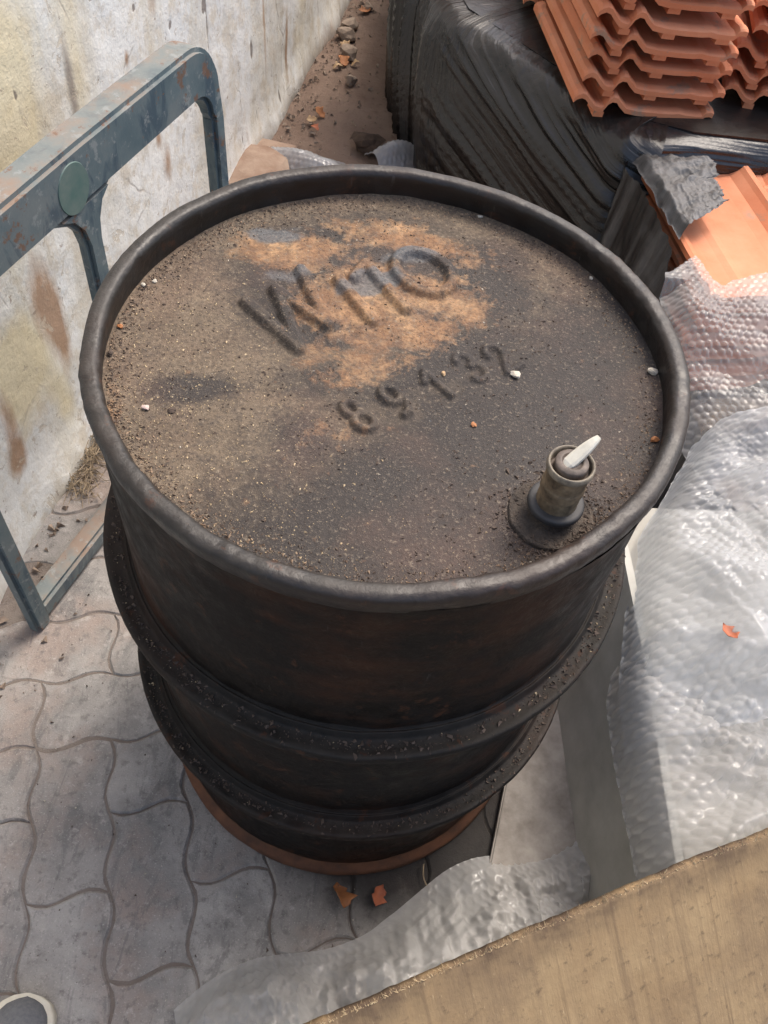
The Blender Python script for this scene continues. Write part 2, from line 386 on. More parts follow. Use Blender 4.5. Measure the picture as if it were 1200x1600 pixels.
def mat_frame():
    t = NT('worn_green_paint'); c = t.coord()
    n1 = t.noise(c, 9, 6, .65); n2 = t.noise(c, 45, 5, .7); n3 = t.noise(c, 200, 3, .6)
    sm = t.noise(t.mapping(c, (14, 14, 5)), 1.1, 5, .65, 1.5)
    a = t.mix(t.ramp(n1, [(.35, 0), (.65, 1)]), (.085, .125, .14), (.15, .19, .197))
    a = t.mix(t.ramp(sm, [(.52, 0), (.62, .8)]), a, (.045, .075, .10))
    geo = t.node('ShaderNodeNewGeometry'); sep = t.node('ShaderNodeSeparateXYZ'); t.link(geo.outputs['Normal'], sep.inputs[0])
    up = t.ramp(sep.outputs['Z'], [(.3, 0), (.8, 1)])
    a = t.mix(t.math('MULTIPLY', up, t.ramp(n1, [(.35, .25), (.62, .75)])), a, (.24, .235, .21))
    ru = t.math('MULTIPLY', t.ramp(n1, [(.48, 0), (.62, 1)]), t.math('ADD', t.math('MULTIPLY', up, .45), .08))
    a = t.mix(ru, a, (.26, .145, .085))
    a = t.mix(t.ramp(n2, [(.57, 0), (.63, .6)]), a, (.27, .29, .285))
    a = t.mix(t.ramp(t.noise(c, 26, 6, .75), [(.60, 0), (.63, .85)]), a, (.17, .095, .06))
    a = t.mix(t.ramp(n3, [(.68, 0), (.76, .6)]), a, (.1, .07, .05))
    h = t.math('ADD', n2, t.math('MULTIPLY', n3, .3))
    return t.done(a, .5, t.bump(h, .2, .002), .45)

M = dict(
    lid=mat_lid(),
    shell=mat_drum('drum_side_steel', .4, .1, (.0058, .0047, .004), .16, .45, .8),
    rim=mat_drum('drum_rim_steel', .16, .10, (.0075, .0066, .0060), .5, .36, .6),
    hoop=mat_drum('drum_hoop_steel', .15, .12, (.006, .0053, .0048), .2, .5, .85),
    chime=mat_simple('rusty_chime', (.16, .068, .034), (.045, .024, .016), 22, .8, .4, .003),
    spout=mat_simple('spout_paint', (.26, .19, .115), (.012, .009, .007), 55, .55, .4, .002),
    flange=mat_simple('flange_dirt', (.030, .025, .022), (.095, .076, .06), 60, .95, 1.0, .006),
    collar=mat_simple('collar_rubber', (.045, .044, .044), (.025, .024, .024), 60, .6, .2, .001),
    plug=mat_simple('plug_steel', (.17, .135, .11), (.05, .04, .034), 90, .6, .3, .001),
    ringm=mat_simple('spout_ring', (.27, .23, .17), (.03, .024, .02), 90, .5, .3, .001),
    peg=mat_simple('pale_peg', (.62, .60, .52), (.42, .40, .33), 50, .65, .3, .001),
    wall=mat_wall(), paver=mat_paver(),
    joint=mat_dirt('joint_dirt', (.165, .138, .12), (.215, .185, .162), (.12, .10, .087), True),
    dirt=mat_dirt('alley_dirt', (.165, .115, .088), (.22, .16, .125), (.10, .07, .055)),
    tile=mat_tile(),
    film=mat_film('black_stretch_film', (.085, .076, .064), .2, .2),
    film_shiny=mat_film('glossy_black_film', (.14, .15, .17), .06, .2),
    film_grey=mat_film('dusty_film', (.22, .215, .21), .75, .45),
    bub=mat_bubble('bubble_wrap', .46, (.68, .70, .72), .12),
    bub_thin=mat_bubble('bubble_wrap_thin', .36, (.68, .675, .665), .12),
    bub_dirty=mat_bubble('bubble_wrap_dusty', .55, (.74, .735, .72), .25),
    bub_back=mat_bubble('bubble_wrap_strip', .7, (.5, .51, .53), .2),
    board=mat_board(), frame=mat_frame(),
    badge=mat_simple('badge_green', (.075, .145, .13), (.15, .195, .175), 26, .6, .2, .001),
    panel=mat_simple('grey_panel', (.52, .51, .46), (.38, .37, .325), 11, .85, .3, .001),
    foam=mat_simple('dirty_foam', (.42, .385, .345), (.20, .178, .155), 20, .9, .35, .003),
    leaf=mat_simple('dry_leaf', (.40, .165, .06), (.24, .10, .045), 60, .7, .4, .001),
    leaf_red=mat_simple('red_leaf', (.42, .13, .06), (.26, .08, .04), 60, .6, .4, .001),
    leaf_tan=mat_simple('tan_leaf', (.46, .32, .18), (.28, .17, .09), 60, .7, .4, .001),
    straw=mat_simple('straw', (.34, .27, .18), (.17, .125, .08), 60, .9, .2, .001),
    stone=mat_simple('stone', (.30, .235, .18), (.17, .125, .095), 40, .9, .5, .003),
    brown=mat_simple('brown_clod', (.21, .135, .095), (.33, .25, .19), 14, .95, .6, .005),
    dung=mat_simple('dark_clump', (.045, .028, .02), (.09, .06, .04), 60, .95, .7, .006),
    grit=mat_simple('grit', (.13, .085, .06), (.36, .26, .17), 160, .9, .2, .001),
    grit_dark=mat_simple('grit_dark', (.055, .04, .032), (.11, .08, .06), 120, .9, .2, .001),
    grit_pale=mat_simple('grit_pale', (.55, .44, .28), (.36, .26, .15), 120, .9, .2, .001),
    white=mat_simple('white_chip', (.55, .51, .43), (.36, .31, .24), 120, .8, .2, .001),
    pink=mat_simple('pink_pebble', (.55, .43, .38), (.42, .32, .28), 120, .8, .2, .001),
    carton=mat_simple('carton', (.40, .385, .34), (.33, .31, .265), 14, .85, .2, .001),
    sole=mat_simple('sole', (.66, .63, .53), (.55, .51, .41), 40, .6, .2, .001),
    canvas=mat_simple('canvas', (.115, .12, .13), (.17, .175, .18), 220, .9, .5, .001),
    lace=mat_simple('lace', (.6, .58, .53), (.45, .43, .4), 150, .9, .3, .001),
)

# ================================================================== SETTING
# ground: one sheet to the horizon, finer near the drum
def build_ground():
    xs = np.concatenate([[-60, -12, -4], np.linspace(-1.6, 1.8, 60), [4, 12, 60]])
    ys = np.concatenate([[-60, -12, -4], np.linspace(-1.6, 4, 90), [8, 20, 60]])
    X, Y = np.meshgrid(xs, ys, indexing='ij')
    Z = -.0034 + .005 * (fbm(X * 7, Y * 7, 3) - .5)
    v = np.stack([X, Y, Z], -1).reshape(-1, 3)
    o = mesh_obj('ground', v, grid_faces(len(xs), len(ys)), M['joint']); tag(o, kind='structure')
build_ground()

# dirt lane behind the drum
def build_lane():
    xs = np.linspace(-.75, 1.9, 110); ys = np.linspace(.55, 4.4, 150)
    X, Y = np.meshgrid(xs, ys, indexing='ij')
    edge = sstep(.72, 1.0, Y + .25 * (fbm(X * 5, Y * 5, 8) - .5))
    Z = -.03 + edge * (.034 + .022 * (fbm(X * 4, Y * 4, 5) - .4) + .008 * (fbm(X * 18, Y * 18, 6) - .5))
    o = mesh_obj('dirt_path', np.stack([X, Y, Z], -1).reshape(-1, 3), grid_faces(len(xs), len(ys)), M['dirt'])
    tag(o, kind='structure')
build_lane()

# pavers: wavy interlocking concrete blocks, each one a piece of the pavement
PW = .1235; PL = .247; EV = np.array([.25, -.968]); EU = np.array([.968, .25])
pave = empty('pavement'); tag(pave, kind='structure')
def paver_mesh(name, du, dv, seed):
    g = .0011; amp = .0075; n = 7
    per = []
    def wave(s): return amp * math.sin(2 * math.pi * s / PW)
    ku = max(1, round(du / PW)); kv = max(1, round(dv / PW)); nu, nv = n * ku + 1, n * kv + 1
    for i in range(nu): s = du * i / nu; per.append((s, wave(s)))
    for i in range(nv): s = dv * i / nv; per.append((du + wave(s), s))
    for i in range(nu): s = du * (1 - i / nu); per.append((s, dv + wave(s)))
    for i in range(nv): s = dv * (1 - i / nv); per.append((wave(s), s))
    P = np.array(per); c = np.array([du / 2, dv / 2])
    d = np.roll(P, -1, 0) - np.roll(P, 1, 0); nn = np.stack([-d[:, 1], d[:, 0]], -1); nn /= np.linalg.norm(nn, axis=1)[:, None]
    rr = random.Random(seed)
    jit = np.array([rr.uniform(0, .0012) for _ in P])[:, None]
    A = P + nn * (g + jit - .0006); B = P + nn * (g + .0022 + jit * 1.6); N = len(P)
    V = []
    for ring, z in ((A, -.03), (A, -.0035), (B, 0)):
        for q in ring: V.append((q[0] - c[0], q[1] - c[1], z))
    V.append((0, 0, .0004))
    F = []
    for k in range(2):
        for i in range(N): j = (i + 1) % N; F.append((k * N + i, k * N + j, (k + 1) * N + j, (k + 1) * N + i))
    for i in range(N): F.append((2 * N + i, 2 * N + (i + 1) % N, 3 * N))
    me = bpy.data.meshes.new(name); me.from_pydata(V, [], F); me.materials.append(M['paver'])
    for i, p in enumerate(me.polygons): p.use_smooth = False
    return me
WALL_P = np.array([-.66, .25]); WALL_D = np.array([.145, 1.0]); WALL_D /= np.linalg.norm(WALL_D)
WALL_N = np.array([WALL_D[1], -WALL_D[0]])       # faces +x
def build_pavers():
    tall = [paver_mesh('paver', PW, PL, k) for k in range(3)]
    wide = [paver_mesh('paver', PL, PW, k + 9) for k in range(3)]
    up3, ev3 = EU, EV
    # local frame: x = EU, y = EV (right-handed would flip z, so mirror through rotation)
    ang = math.atan2(EU[1], EU[0])
    def put(me, u, v, du, dv):
        uc, vc = u + du / 2, v + dv / 2
        p = EU * uc + EV * vc
        if (p - WALL_P) @ WALL_N < .03: return
        if p[0] > 1.0 or p[1] > .98 or p[1] < -1.0: return
        o = bpy.data.objects.new('paver', me); COL.objects.link(o); o.parent = pave
        o.location = (p[0], p[1], random.uniform(-.0015, .0015))
        o.rotation_euler = (math.pi + random.uniform(-.006, .006) if False else random.uniform(-.014, .014), random.uniform(-.014, .014), ang + random.uniform(-.006, .006))
        o.scale = (1, -1, 1)
    u0, v0 = -.533, .024
    for cidx in range(-6, 14):
        off = 0 if cidx % 2 == 0 else PW
        for k in range(-1, 6):
            v = v0 + off + k * PL
            if v < v0 - .001: continue
            put(random.choice(tall), u0 + cidx * PW, v, PW, PL)
        if off:
            pass
    # half stones that close the zigzag under the cross courses, then the cross courses themselves
    half = [paver_mesh('paver', PW, PW, k + 20) for k in range(2)]
    for cidx in range(-6, 14):
        if cidx % 2: put(random.choice(half), u0 + cidx * PW, v0, PW, PW)
    for r in range(1, 9):
        for k in range(-5, 8):
            put(random.choice(wide), u0 + k * PL + (PW if r % 2 == 0 else 0), v0 - r * PW, PL, PW)
build_pavers()

# ------------------------------------------------------------------ plaster wall
def build_wall():
    root = empty('plaster_wall', (WALL_P[0], WALL_P[1], 0), math.atan2(WALL_D[1], WALL_D[0]))
    tag(root, 'stained off-white plaster wall running along the left side of the lane', 'wall')
    # local x along wall, local y = +left of direction = -normal
    L0, L1, H = -1.8, 4.2, 2.4
    xs = np.concatenate([np.linspace(L0, -.25, 20)[:-1], np.linspace(-.25, 2.8, 420), np.linspace(2.8, L1, 16)[1:]])
    zs = np.concatenate([np.linspace(-.03, .95, 150), np.linspace(.95, H, 24)[1:]])
    X, Z = np.meshgrid(xs, zs, indexing='ij')
    Y = -.010 * (fbm(X * 2.2, Z * 2.2, 40) - .5) - .0035 * (fbm(X * 14, Z * 14, 41) - .5)
    Y += -.03 * np.exp(-((Z) / .07) ** 2) * (fbm(X * 5, Z * 3, 43) * 1.1)
    def wl(px, py):
        q = on_plane(px, py, (WALL_P[0], WALL_P[1], 0), (WALL_N[0], WALL_N[1], 0))
        return (q[:2] - WALL_P) @ WALL_D, q[2]
    def blob(px, py, rx, rz, s=1.0, pw=1):
        a, b = wl(px, py); return s * np.exp(-(((X - a) / rx) ** 2 + ((Z - b) / rz) ** 2) ** pw)
    rust = sum([blob(70, 470, .05, .11, .75), blob(30, 720, .035, .05, .7), blob(10, 640, .03, .09, .6), blob(265, 255, .035, .06, .55), blob(250, 215, .015, .03, .6),
                blob(448, 70, .018, .12, .7), blob(413, 40, .012, .22, .55), blob(200, 92, .012, .02, .8), blob(240, 5, .03, .05, .5), blob(505, 70, .10, .14, .45),
                blob(385, 210, .02, .08, .4), blob(100, 540, .04, .09, .45)])
    yel = sum([blob(20, 150, .10, .2, .6), blob(5, 300, .08, .12, .7), blob(50, 560, .06, .09, .65), blob(20, 600, .05, .12, .6), blob(120, 100, .05, .2, .4), blob(470, 30, .1, .2, .35), blob(100, 620, .04, .1, .5)])
    grime = sum([blob(520, 60, .30, .16, .75), blob(455, 170, .14, .10, .7), blob(400, 230, .10, .05, .65), blob(60, 180, .03, .2, .45), blob(115, 150, .02, .12, .5), blob(180, 560, .05, .08, .3), blob(110, 130, .012, .1, .5)])
    grime = grime + .35 * np.exp(-(Z / .05) ** 2)
    chip = sum([blob(393, 78, .012, .03, 1.0, 2), blob(285, 88, .004, .012, 1.3, 2), blob(433, 150, .006, .03, 1.0, 2), blob(325, 30, .005, .10, .9, 2), blob(328, 150, .003, .08, .8, 2),
                blob(25, 148, .006, .012, 1, 2), blob(320, 10, .012, .02, 1, 2), blob(268, 40, .012, .012, .9, 2), blob(210, 12, .006, .012, 1, 2), blob(378, 218, .005, .02, .9, 2), blob(400, 180, .004, .018, .9, 2)])
    chip = chip * (.75 + .7 * (fbm(X * 60, Z * 60, 44) - .35))
    Y = Y + .0008 * np.clip(chip, 0, 1)
    v = np.stack([X, Y, Z], -1).reshape(-1, 3)
    mesh_obj('plaster_face', v, grid_faces(len(xs), len(zs))[:, ::-1], M['wall'], root, True,
             dict(rust=(rust * 1.25).ravel(), yellow=(yel * 1.6).ravel(), grime=grime.ravel(), chip=chip.ravel()))
    bm = bmesh.new(); bmesh.ops.create_cube(bm, size=1)
    for w in bm.verts: w.co = ((w.co.x + .5) * (L1 - L0) + L0, .03 + (w.co.y + .5) * .2, (w.co.z + .5) * (H + .05) - .05)
    bm_obj('masonry_core', bm, M['stone'], root)
build_wall()

# ================================================================== THE DRUM
ZT = .875; ZL = .842
drum = empty('oil_drum'); tag(drum, 'old rusty black steel drum with W110 and 89132 embossed on its dusty lid', 'drum')
def rim_disp(r, z, a):
    k = sstep(.83, .875, z)
    rough = sstep(.5, .8, vnoise(a * 3.2, a * 0, 50))
    w = .0016 * np.sin(3 * a + 1) + .004 * (fbm(a * 4, z * 0 + .3, 51) - .5) + (.0004 + .0020 * rough) * (fbm(a * 26, z * 90, 52) - .5)
    dz = .003 * (fbm(a * 5, z * 0 + 4, 53) - .5) + (.0003 + .0014 * rough) * (fbm(a * 34, r * 90, 54) - .5) * k
    return w * k + .0012 * (fbm(a * 10, z * 12, 55) - .5), dz * k
lathe('shell', smooth_prof([(.289, .012), (.291, .05), (.2915, .2), (.292, .3), (.293, .45), (.2935, .6), (.2935, .76), (.2935, .80), (.2945, .828), (.2962, .846), (.2972, .852)], 5),
      M['shell'], drum, 256, lambda r, z, a: (.0035 * (fbm(a * 4, z * 9, 57) - .5) + .0012 * (fbm(a * 22, z * 30, 58) - .5), 0 * z))
lathe('top_rim', smooth_prof([(.2955, .846), (.2982, .855), (.2997, .864), (.2985, .8705), (.2945, .8738), (.2895, .8745), (.2840, .8735), (.2805, .8695), (.2798, .864), (.2805, .858), (.2815, .850), (.2822, .838), (.2835, .828)], 5),
      M['rim'], drum, 512, rim_disp)
# lid with raised lettering
def segs_dist(X, Y, pl):
    d = np.full(X.shape, 9.0)
    for a, b in zip(pl[:-1], pl[1:]):
        a = np.array(a[:2]); b = np.array(b[:2]); ab = b - a; L = ab @ ab + 1e-12
        t = np.clip(((X - a[0]) * ab[0] + (Y - a[1]) * ab[1]) / L, 0, 1)
        d = np.minimum(d, np.hypot(X - a[0] - t * ab[0], Y - a[1] - t * ab[1]))
    return d
def px(*pts): return [at(x, y, ZL)[:2] for x, y in pts]
def ell(cx, cy, n=18, a0=0, a1=2 * math.pi, rx=.3, ry=.5):
    return [(cx + rx * math.cos(a0 + (a1 - a0) * i / n), cy + ry * math.sin(a0 + (a1 - a0) * i / n)) for i in range(n + 1)]
GLY = {
 '8': [ell(.5, .74, 16, rx=.23, ry=.24), ell(.5, .25, 16, rx=.29, ry=.26)],
 '9': [ell(.5, .70, 16, rx=.27, ry=.27), [(.77, .70), (.72, .3), (.5, .02), (.3, .02)]],
 '1': [[(.25, .72), (.55, .98), (.55, 0)]],
 '3': [ell(.48, .73, 12, math.pi * .85, -math.pi * .45, .26, .24), ell(.48, .26, 12, math.pi * .45, -math.pi * .85, .3, .27)],
 '2': [ell(.5, .70, 12, math.pi, -math.pi * .12, .28, .28) + [(.2, 0), (.85, 0)]],
 '0': [ell(.5, .5, 20, rx=.34, ry=.5)],
}
def glyph(ch, org, right, up):
    org = np.array(org); right = np.array(right); up = np.array(up)
    return [[org + right * x + up * y for x, y in pl] for pl in GLY[ch]]
def build_lid():
    n = 400; rad = .2855
    xs = np.linspace(-rad, rad, n)
    X, Y = np.meshgrid(xs, xs, indexing='ij'); Rr = np.hypot(X, Y)
    hgt = np.zeros_like(X)
    big = [px((385, 474), (468, 548)), px((468, 548), (438, 470), (430, 455)), px((430, 455), (512, 512)), px((512, 512), (470, 424)),
           px((529, 440), (583, 505)), px((571, 414), (634, 486)), px((571, 414), (553, 436))]
    z0 = [[np.array(at(662 + 0, 426, ZL)[:2]) + np.array([.034 * math.cos(t) * .777 - .043 * math.sin(t) * -.63 * 0 + .045 * math.sin(t) * -.62, .034 * math.cos(t) * .62 + .045 * math.sin(t) * .777]) * .85 for t in np.linspace(0, 2 * math.pi, 28)]]
    for pl in big + z0:
        d = segs_dist(X, Y, pl); hgt = np.maximum(hgt, .0075 * (1 - sstep(.003, .0105, d)))
    # serial number, five characters on a rising line
    up = np.array([-.0295, .0285]); rt = np.array([.0215, .0225])
    for ch, c, k in (('8', (-.023, -.082), 1), ('9', (.012, -.056), .95), ('1', (.050, -.027), .8), ('3', (.084, .004), .6), ('2', (.114, .022), .7)):
        org = np.array(c) - rt * .5 - up * .5
        for pl in glyph(ch, org, rt, up):
            d = segs_dist(X, Y, pl); hgt = np.maximum(hgt, .0056 * k * (1 - sstep(.0015, .0062, d)))
    # worn, unreadable middle line: low swellings only
    for cx, cy in ((-.058, .022), (-.03, .04), (-.004, .052)):
        d = np.hypot(X - cx, Y - cy); hgt = np.maximum(hgt, .0022 * (1 - sstep(.002, .014, d)))
    hgt = hgt * (.82 + .36 * fbm(X * 40, Y * 40, 61))
    Z = ZL + .003 * np.cos(Rr / rad * 1.5) - .002 + .005 * (fbm(X * 5, Y * 5, 62) - .5) + .0012 * (fbm(X * 40, Y * 40, 63) - .5) + hgt
    Z += .004 * sstep(.255, .285, Rr) * fbm(X * 16, Y * 16, 64)       # dirt banked up against the rim
    # colour masks (stains with their own shapes)
    wx = X + .030 * (fbm(X * 9, Y * 9, 70) - .5); wy = Y + .030 * (fbm(X * 9 + 4, Y * 9, 71) - .5)
    def bl(p, rx, ry, ang=0, pw=1.3):
        c = at(*p, ZL)[:2]; ca, sa = math.cos(ang), math.sin(ang)
        u = (wx - c[0]) * ca + (wy - c[1]) * sa; v = -(wx - c[0]) * sa + (wy - c[1]) * ca
        return np.exp(-((u / rx) ** 2 + (v / ry) ** 2) ** pw)
    pool = bl((585, 440), .185, .125, .1, 2.2)
    rust = np.maximum.reduce([bl((470, 385), .075, .035, .1), bl((640, 375), .10, .03, -.1), bl((575, 470), .075, .075, .5), bl((690, 470), .055, .05, -.3) * .9, bl((560, 570), .055, .03, .5) * .85, bl((630, 520), .06, .045, .3) * .95, bl((500, 560), .035, .02, .4) * .7, bl((530, 680), .05, .022, .3) * .45, bl((185, 640), .02, .05, 0) * .45]) * (.62 + .55 * fbm(X * 22, Y * 22, 73))
    blue = np.maximum.reduce([bl((590, 445), .05, .02, .5) * .95, bl((640, 400), .05, .02, .3) * .7, bl((440, 360), .05, .018, .2) * .7, bl((445, 420), .04, .02, .2) * .6, bl((620, 390), .02, .02) * .6, bl((470, 350), .05, .014, .05) * .5])
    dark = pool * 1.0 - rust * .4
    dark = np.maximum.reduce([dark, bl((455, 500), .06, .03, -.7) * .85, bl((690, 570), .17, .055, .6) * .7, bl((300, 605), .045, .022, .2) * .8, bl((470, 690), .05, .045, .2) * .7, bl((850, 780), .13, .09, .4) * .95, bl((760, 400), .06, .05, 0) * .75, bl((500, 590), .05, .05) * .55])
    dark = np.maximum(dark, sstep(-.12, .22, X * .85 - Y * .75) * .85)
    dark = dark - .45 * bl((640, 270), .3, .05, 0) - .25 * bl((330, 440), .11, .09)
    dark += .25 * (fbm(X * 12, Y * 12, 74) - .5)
    keep = (Rr < rad)
    idx = -np.ones(X.size, int); kk = np.where(keep.ravel())[0]; idx[kk] = np.arange(len(kk))
    f = grid_faces(n, n); f = f[(idx[f] >= 0).all(1)]
    v = np.stack([X, Y, Z], -1).reshape(-1, 3)[kk]
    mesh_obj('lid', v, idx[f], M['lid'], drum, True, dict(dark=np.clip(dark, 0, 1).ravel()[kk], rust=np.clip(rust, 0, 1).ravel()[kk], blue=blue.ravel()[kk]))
    return X, Y, Z
LX, LY, LZ = build_lid()
def lid_z(x, y):
    n = LX.shape[0]; i = int(np.clip((x + .2855) / .571 * (n - 1), 0, n - 1)); j = int(np.clip((y + .2855) / .571 * (n - 1), 0, n - 1)); return LZ[i, j]
for hz in (.5815, .290):
    lathe('rolling_hoop', smooth_prof([(.290, hz - .016), (.298, hz - .014), (.316, hz - .011), (.3215, hz - .0105), (.3245, hz - .006), (.3250, hz), (.3235, hz + .0045), (.3195, hz + .0055), (.312, hz + .004), (.304, hz + .0045), (.3005, hz + .009), (.298, hz + .0125), (.2955, hz + .0115), (.2925, hz + .016), (.290, hz + .02)], 4),
          M['hoop'], drum, 256, lambda r, z, a: (.0026 * (fbm(a * 4, z * 6, 81) - .5) + .0005 * (fbm(a * 40, z * 200, 83) - .5), .0022 * (fbm(a * 5, z * 3, 82) - .5) + .0007 * (fbm(a * 60, r * 300, 84) - .5)))
lathe('bottom_rim', smooth_prof([(.285, 0.001), (.296, .0), (.302, .004), (.304, .012), (.3025, .021), (.298, .026), (.292, .032), (.288, .04)], 4),
      M['chime'], drum, 256, lambda r, z, a: (.0025 * (fbm(a * 7, z * 40, 85) - .5), 0 * z))
# spout
SPX, SPY = .163, -.171
SZ = ZL
lathe('bung_flange', smooth_prof([(.040, SZ - .006), (.039, SZ + .001), (.0365, SZ + .0022), (.034, SZ + .0012), (.028, SZ + .0015), (.022, SZ + .004), (.020, SZ + .010), (.016, SZ + .012)], 4), M['flange'], drum, 64,
      lambda r, z, a: (.002 * (fbm(a * 4, z * 100, 86) - .5), .0012 * (fbm(a * 9, r * 200, 87) - .5)), (SPX, SPY))
spout = lathe('spout', smooth_prof([(.01833, SZ + .012), (.01856, SZ + .03), (.01810, SZ + .036), (.01911, SZ + .040), (.01919, SZ + .048), (.01841, SZ + .052), (.01856, SZ + .066), (.01895, SZ + .068)], 4), M['spout'], drum, 64,
      lambda r, z, a: (.0012 * (fbm(a * 5, z * 90, 88) - .5), 0 * z), (SPX, SPY))
lathe('collar', smooth_prof([(.01755, SZ + .014), (.02340, SZ + .0145), (.02535, SZ + .0165), (.02535, SZ + .0205), (.02340, SZ + .0225), (.01833, SZ + .023)], 3), M['collar'], spout, 64, None, (SPX, SPY))
lathe('spout_ring', smooth_prof([(.01872, SZ + .0665), (.02044, SZ + .068), (.02090, SZ + .071), (.02028, SZ + .074), (.01911, SZ + .0748), (.01778, SZ + .0735), (.01732, SZ + .070), (.01732, SZ + .062)], 3), M['ringm'], spout, 64, None, (SPX, SPY))
lathe('plug', smooth_prof([(.01732, SZ + .0655), (.01482, SZ + .066), (.01443, SZ + .0675), (.01443, SZ + .0745), (.01326, SZ + .0765), (.00936, SZ + .0775), (.00780, SZ + .0755), (.00312, SZ + .076), (.00031, SZ + .0762)], 3), M['plug'], spout, 48, lambda r, z, a: (0 * r, .001 * (fbm(a * 4, r * 200, 89) - .5)), (SPX, SPY))
# pale peg wedged in the plug: tapered flat bar
def peg():
    n = 9; V = []; F = []
    p0 = np.array([SPX - .006, SPY - .004, SZ + .073]); p1 = np.array([SPX + .019, SPY + .017, SZ + .092])
    ax = p1 - p0; L = np.linalg.norm(ax); ax /= L
    sd_ = np.cross(ax, [0, 0, 1]); sd_ /= np.linalg.norm(sd_); upv = np.cross(sd_, ax)
    for i in range(n):
        t = i / (n - 1); w = .0052 * (1 + .15 * math.sin(t * 5)) * (1 - .30 * max(0, t - .7) / .3); h = .0032 * (1 - .3 * max(0, t - .7) / .3)
        if i in (0, n - 1): w *= .75; h *= .7
        for k in range(8):
            a = 2 * math.pi * k / 8 + .39; q = p0 + ax * L * t + sd_ * w * math.copysign(abs(math.cos(a)) ** .6, math.cos(a)) + upv * h * math.copysign(abs(math.sin(a)) ** .6, math.sin(a))
            V.append(q)
    F = [tuple(f) for f in grid_faces(n, 8, True)] + [tuple(range(7, -1, -1)), tuple(range((n - 1) * 8, n * 8))]
    mesh_obj('peg', V, F, M['peg'], spout, False)
peg()

# ================================================================== METAL FRAME against the wall
def build_frame():
    # stands upright along the line through (-.58,.1); local x runs along it, y towards the wall, z up
    d = np.array([.32, 1.0]); d /= np.linalg.norm(d)
    root = empty('metal_frame', (-.595, .062, 0), math.atan2(d[1], d[0]))
    tag(root, 'tall blue-green painted steel frame with a round badge, standing between drum and wall', 'frame')
    Lx, H = .757, .768; dep = .054
    def bar(name, pts_out, pts_in, y0, y1, parent=root, mat=None, bev=.007):
        bm = bmesh.new()
        n = len(pts_out); y1s = y1 if isinstance(y1, list) else [y1] * n
        o0 = [bm.verts.new((p[0], y0, p[1])) for p in pts_out]; i0 = [bm.verts.new((p[0], y0, p[1])) for p in pts_in]
        o1 = [bm.verts.new((p[0], y, p[1])) for p, y in zip(pts_out, y1s)]; i1 = [bm.verts.new((p[0], y, p[1])) for p, y in zip(pts_in, y1s)]
        for k in range(n - 1):
            bm.faces.new((o0[k], o0[k + 1], i0[k + 1], i0[k])); bm.faces.new((o1[k], i1[k], i1[k + 1], o1[k + 1]))
            bm.faces.new((o0[k], o1[k], o1[k + 1], o0[k + 1])); bm.faces.new((i0[k], i0[k + 1], i1[k + 1], i1[k]))
        caps = [bm.faces.new((o0[0], i0[0], i1[0], o1[0])), bm.faces.new((o0[-1], o1[-1], i1[-1], i0[-1]))]
        bmesh.ops.recalc_face_normals(bm, faces=bm.faces)
        es = [e for e in bm.edges if len(e.link_faces) == 2 and e.calc_face_angle(0) > .6 and not any(f in caps for f in e.link_faces)]
        bmesh.ops.bevel(bm, geom=es, offset=bev, segments=2, affect='EDGES')
        return bm_obj(name, bm, mat or M['frame'], parent)
    def arc(cx, cz, r, a0, a1, n=8): return [(cx + r * math.cos(a0 + (a1 - a0) * i / n), cz + r * math.sin(a0 + (a1 - a0) * i / n)) for i in range(n + 1)]
    PI = math.pi
    # top bar with both rounded shoulders
    Rr = .085; ri = .04
    n = 9
    outp = [(0, H - .14)] + arc(Rr, H - Rr, Rr, PI, PI / 2, n) + [(Lx * .5, H + .003)] + arc(Lx - Rr, H - Rr, Rr, PI / 2, 0, n) + [(Lx + .008, H - .14)]
    th = .086; leg = .036
    inp = [(leg, H - .14)] + arc(leg + ri, H - th - ri, ri, PI, PI / 2, n) + [(Lx * .5, H - th)] + arc(Lx - leg - ri, H - th - ri, ri, PI / 2, 0, n) + [(Lx - leg + .008, H - .14)]
    ylist = [0.0] + [dep / 2 * min(1, k / n * 1.2) for k in range(n + 1)] + [dep / 2] + [dep / 2 * min(1, (1 - k / n) * 1.2) for k in range(n + 1)] + [0.0]
    ylist = [max(.002, y) for y in ylist]
    bar('top_rail', outp, inp, -dep / 2, ylist)
    bar('leg', [(0, .003), (0, H - .150)], [(leg, .003), (leg, H - .150)], -dep / 2, .002)
    bar('leg', [(Lx + .02, .003), (Lx + .008, H - .141)], [(Lx + .02 - leg, .003), (Lx + .008 - leg, H - .141)], -dep / 2, .002)
    bar('bottom_rail', [(leg + .0005, .045), (Lx - leg + .018, .045)], [(leg + .0005, .003), (Lx - leg + .018, .003)], -.020, .020)
    # centre strut flares into the rail
    cx = .374
    so_ = [(cx - .021, .046), (cx - .019, H - th - .07), (cx - .026, H - th - .04), (cx - .042, H - th - .018), (cx - .075, H - th - .0005)]
    si_ = [(cx + .021, .046), (cx + .019, H - th - .07), (cx + .024, H - th - .04), (cx + .036, H - th - .018), (cx + .062, H - th - .0005)]
    bar('strut', so_, si_, -dep / 2 + .001, .0)
    # round badge plate
    bm = bmesh.new(); bmesh.ops.create_cone(bm, cap_ends=True, segments=40, radius1=.040, radius2=.039, depth=.0016)
    bmesh.ops.rotate(bm, verts=bm.verts, matrix=Matrix.Rotation(PI / 2, 3, 'X'))
    bmesh.ops.scale(bm, verts=bm.verts, vec=(.85, 1, .95))
    bmesh.ops.translate(bm, verts=bm.verts, vec=(cx - .026, -dep / 2 - .0006, H - .050))
    bm_obj('badge', bm, M['badge'], root)
    return root
build_frame()

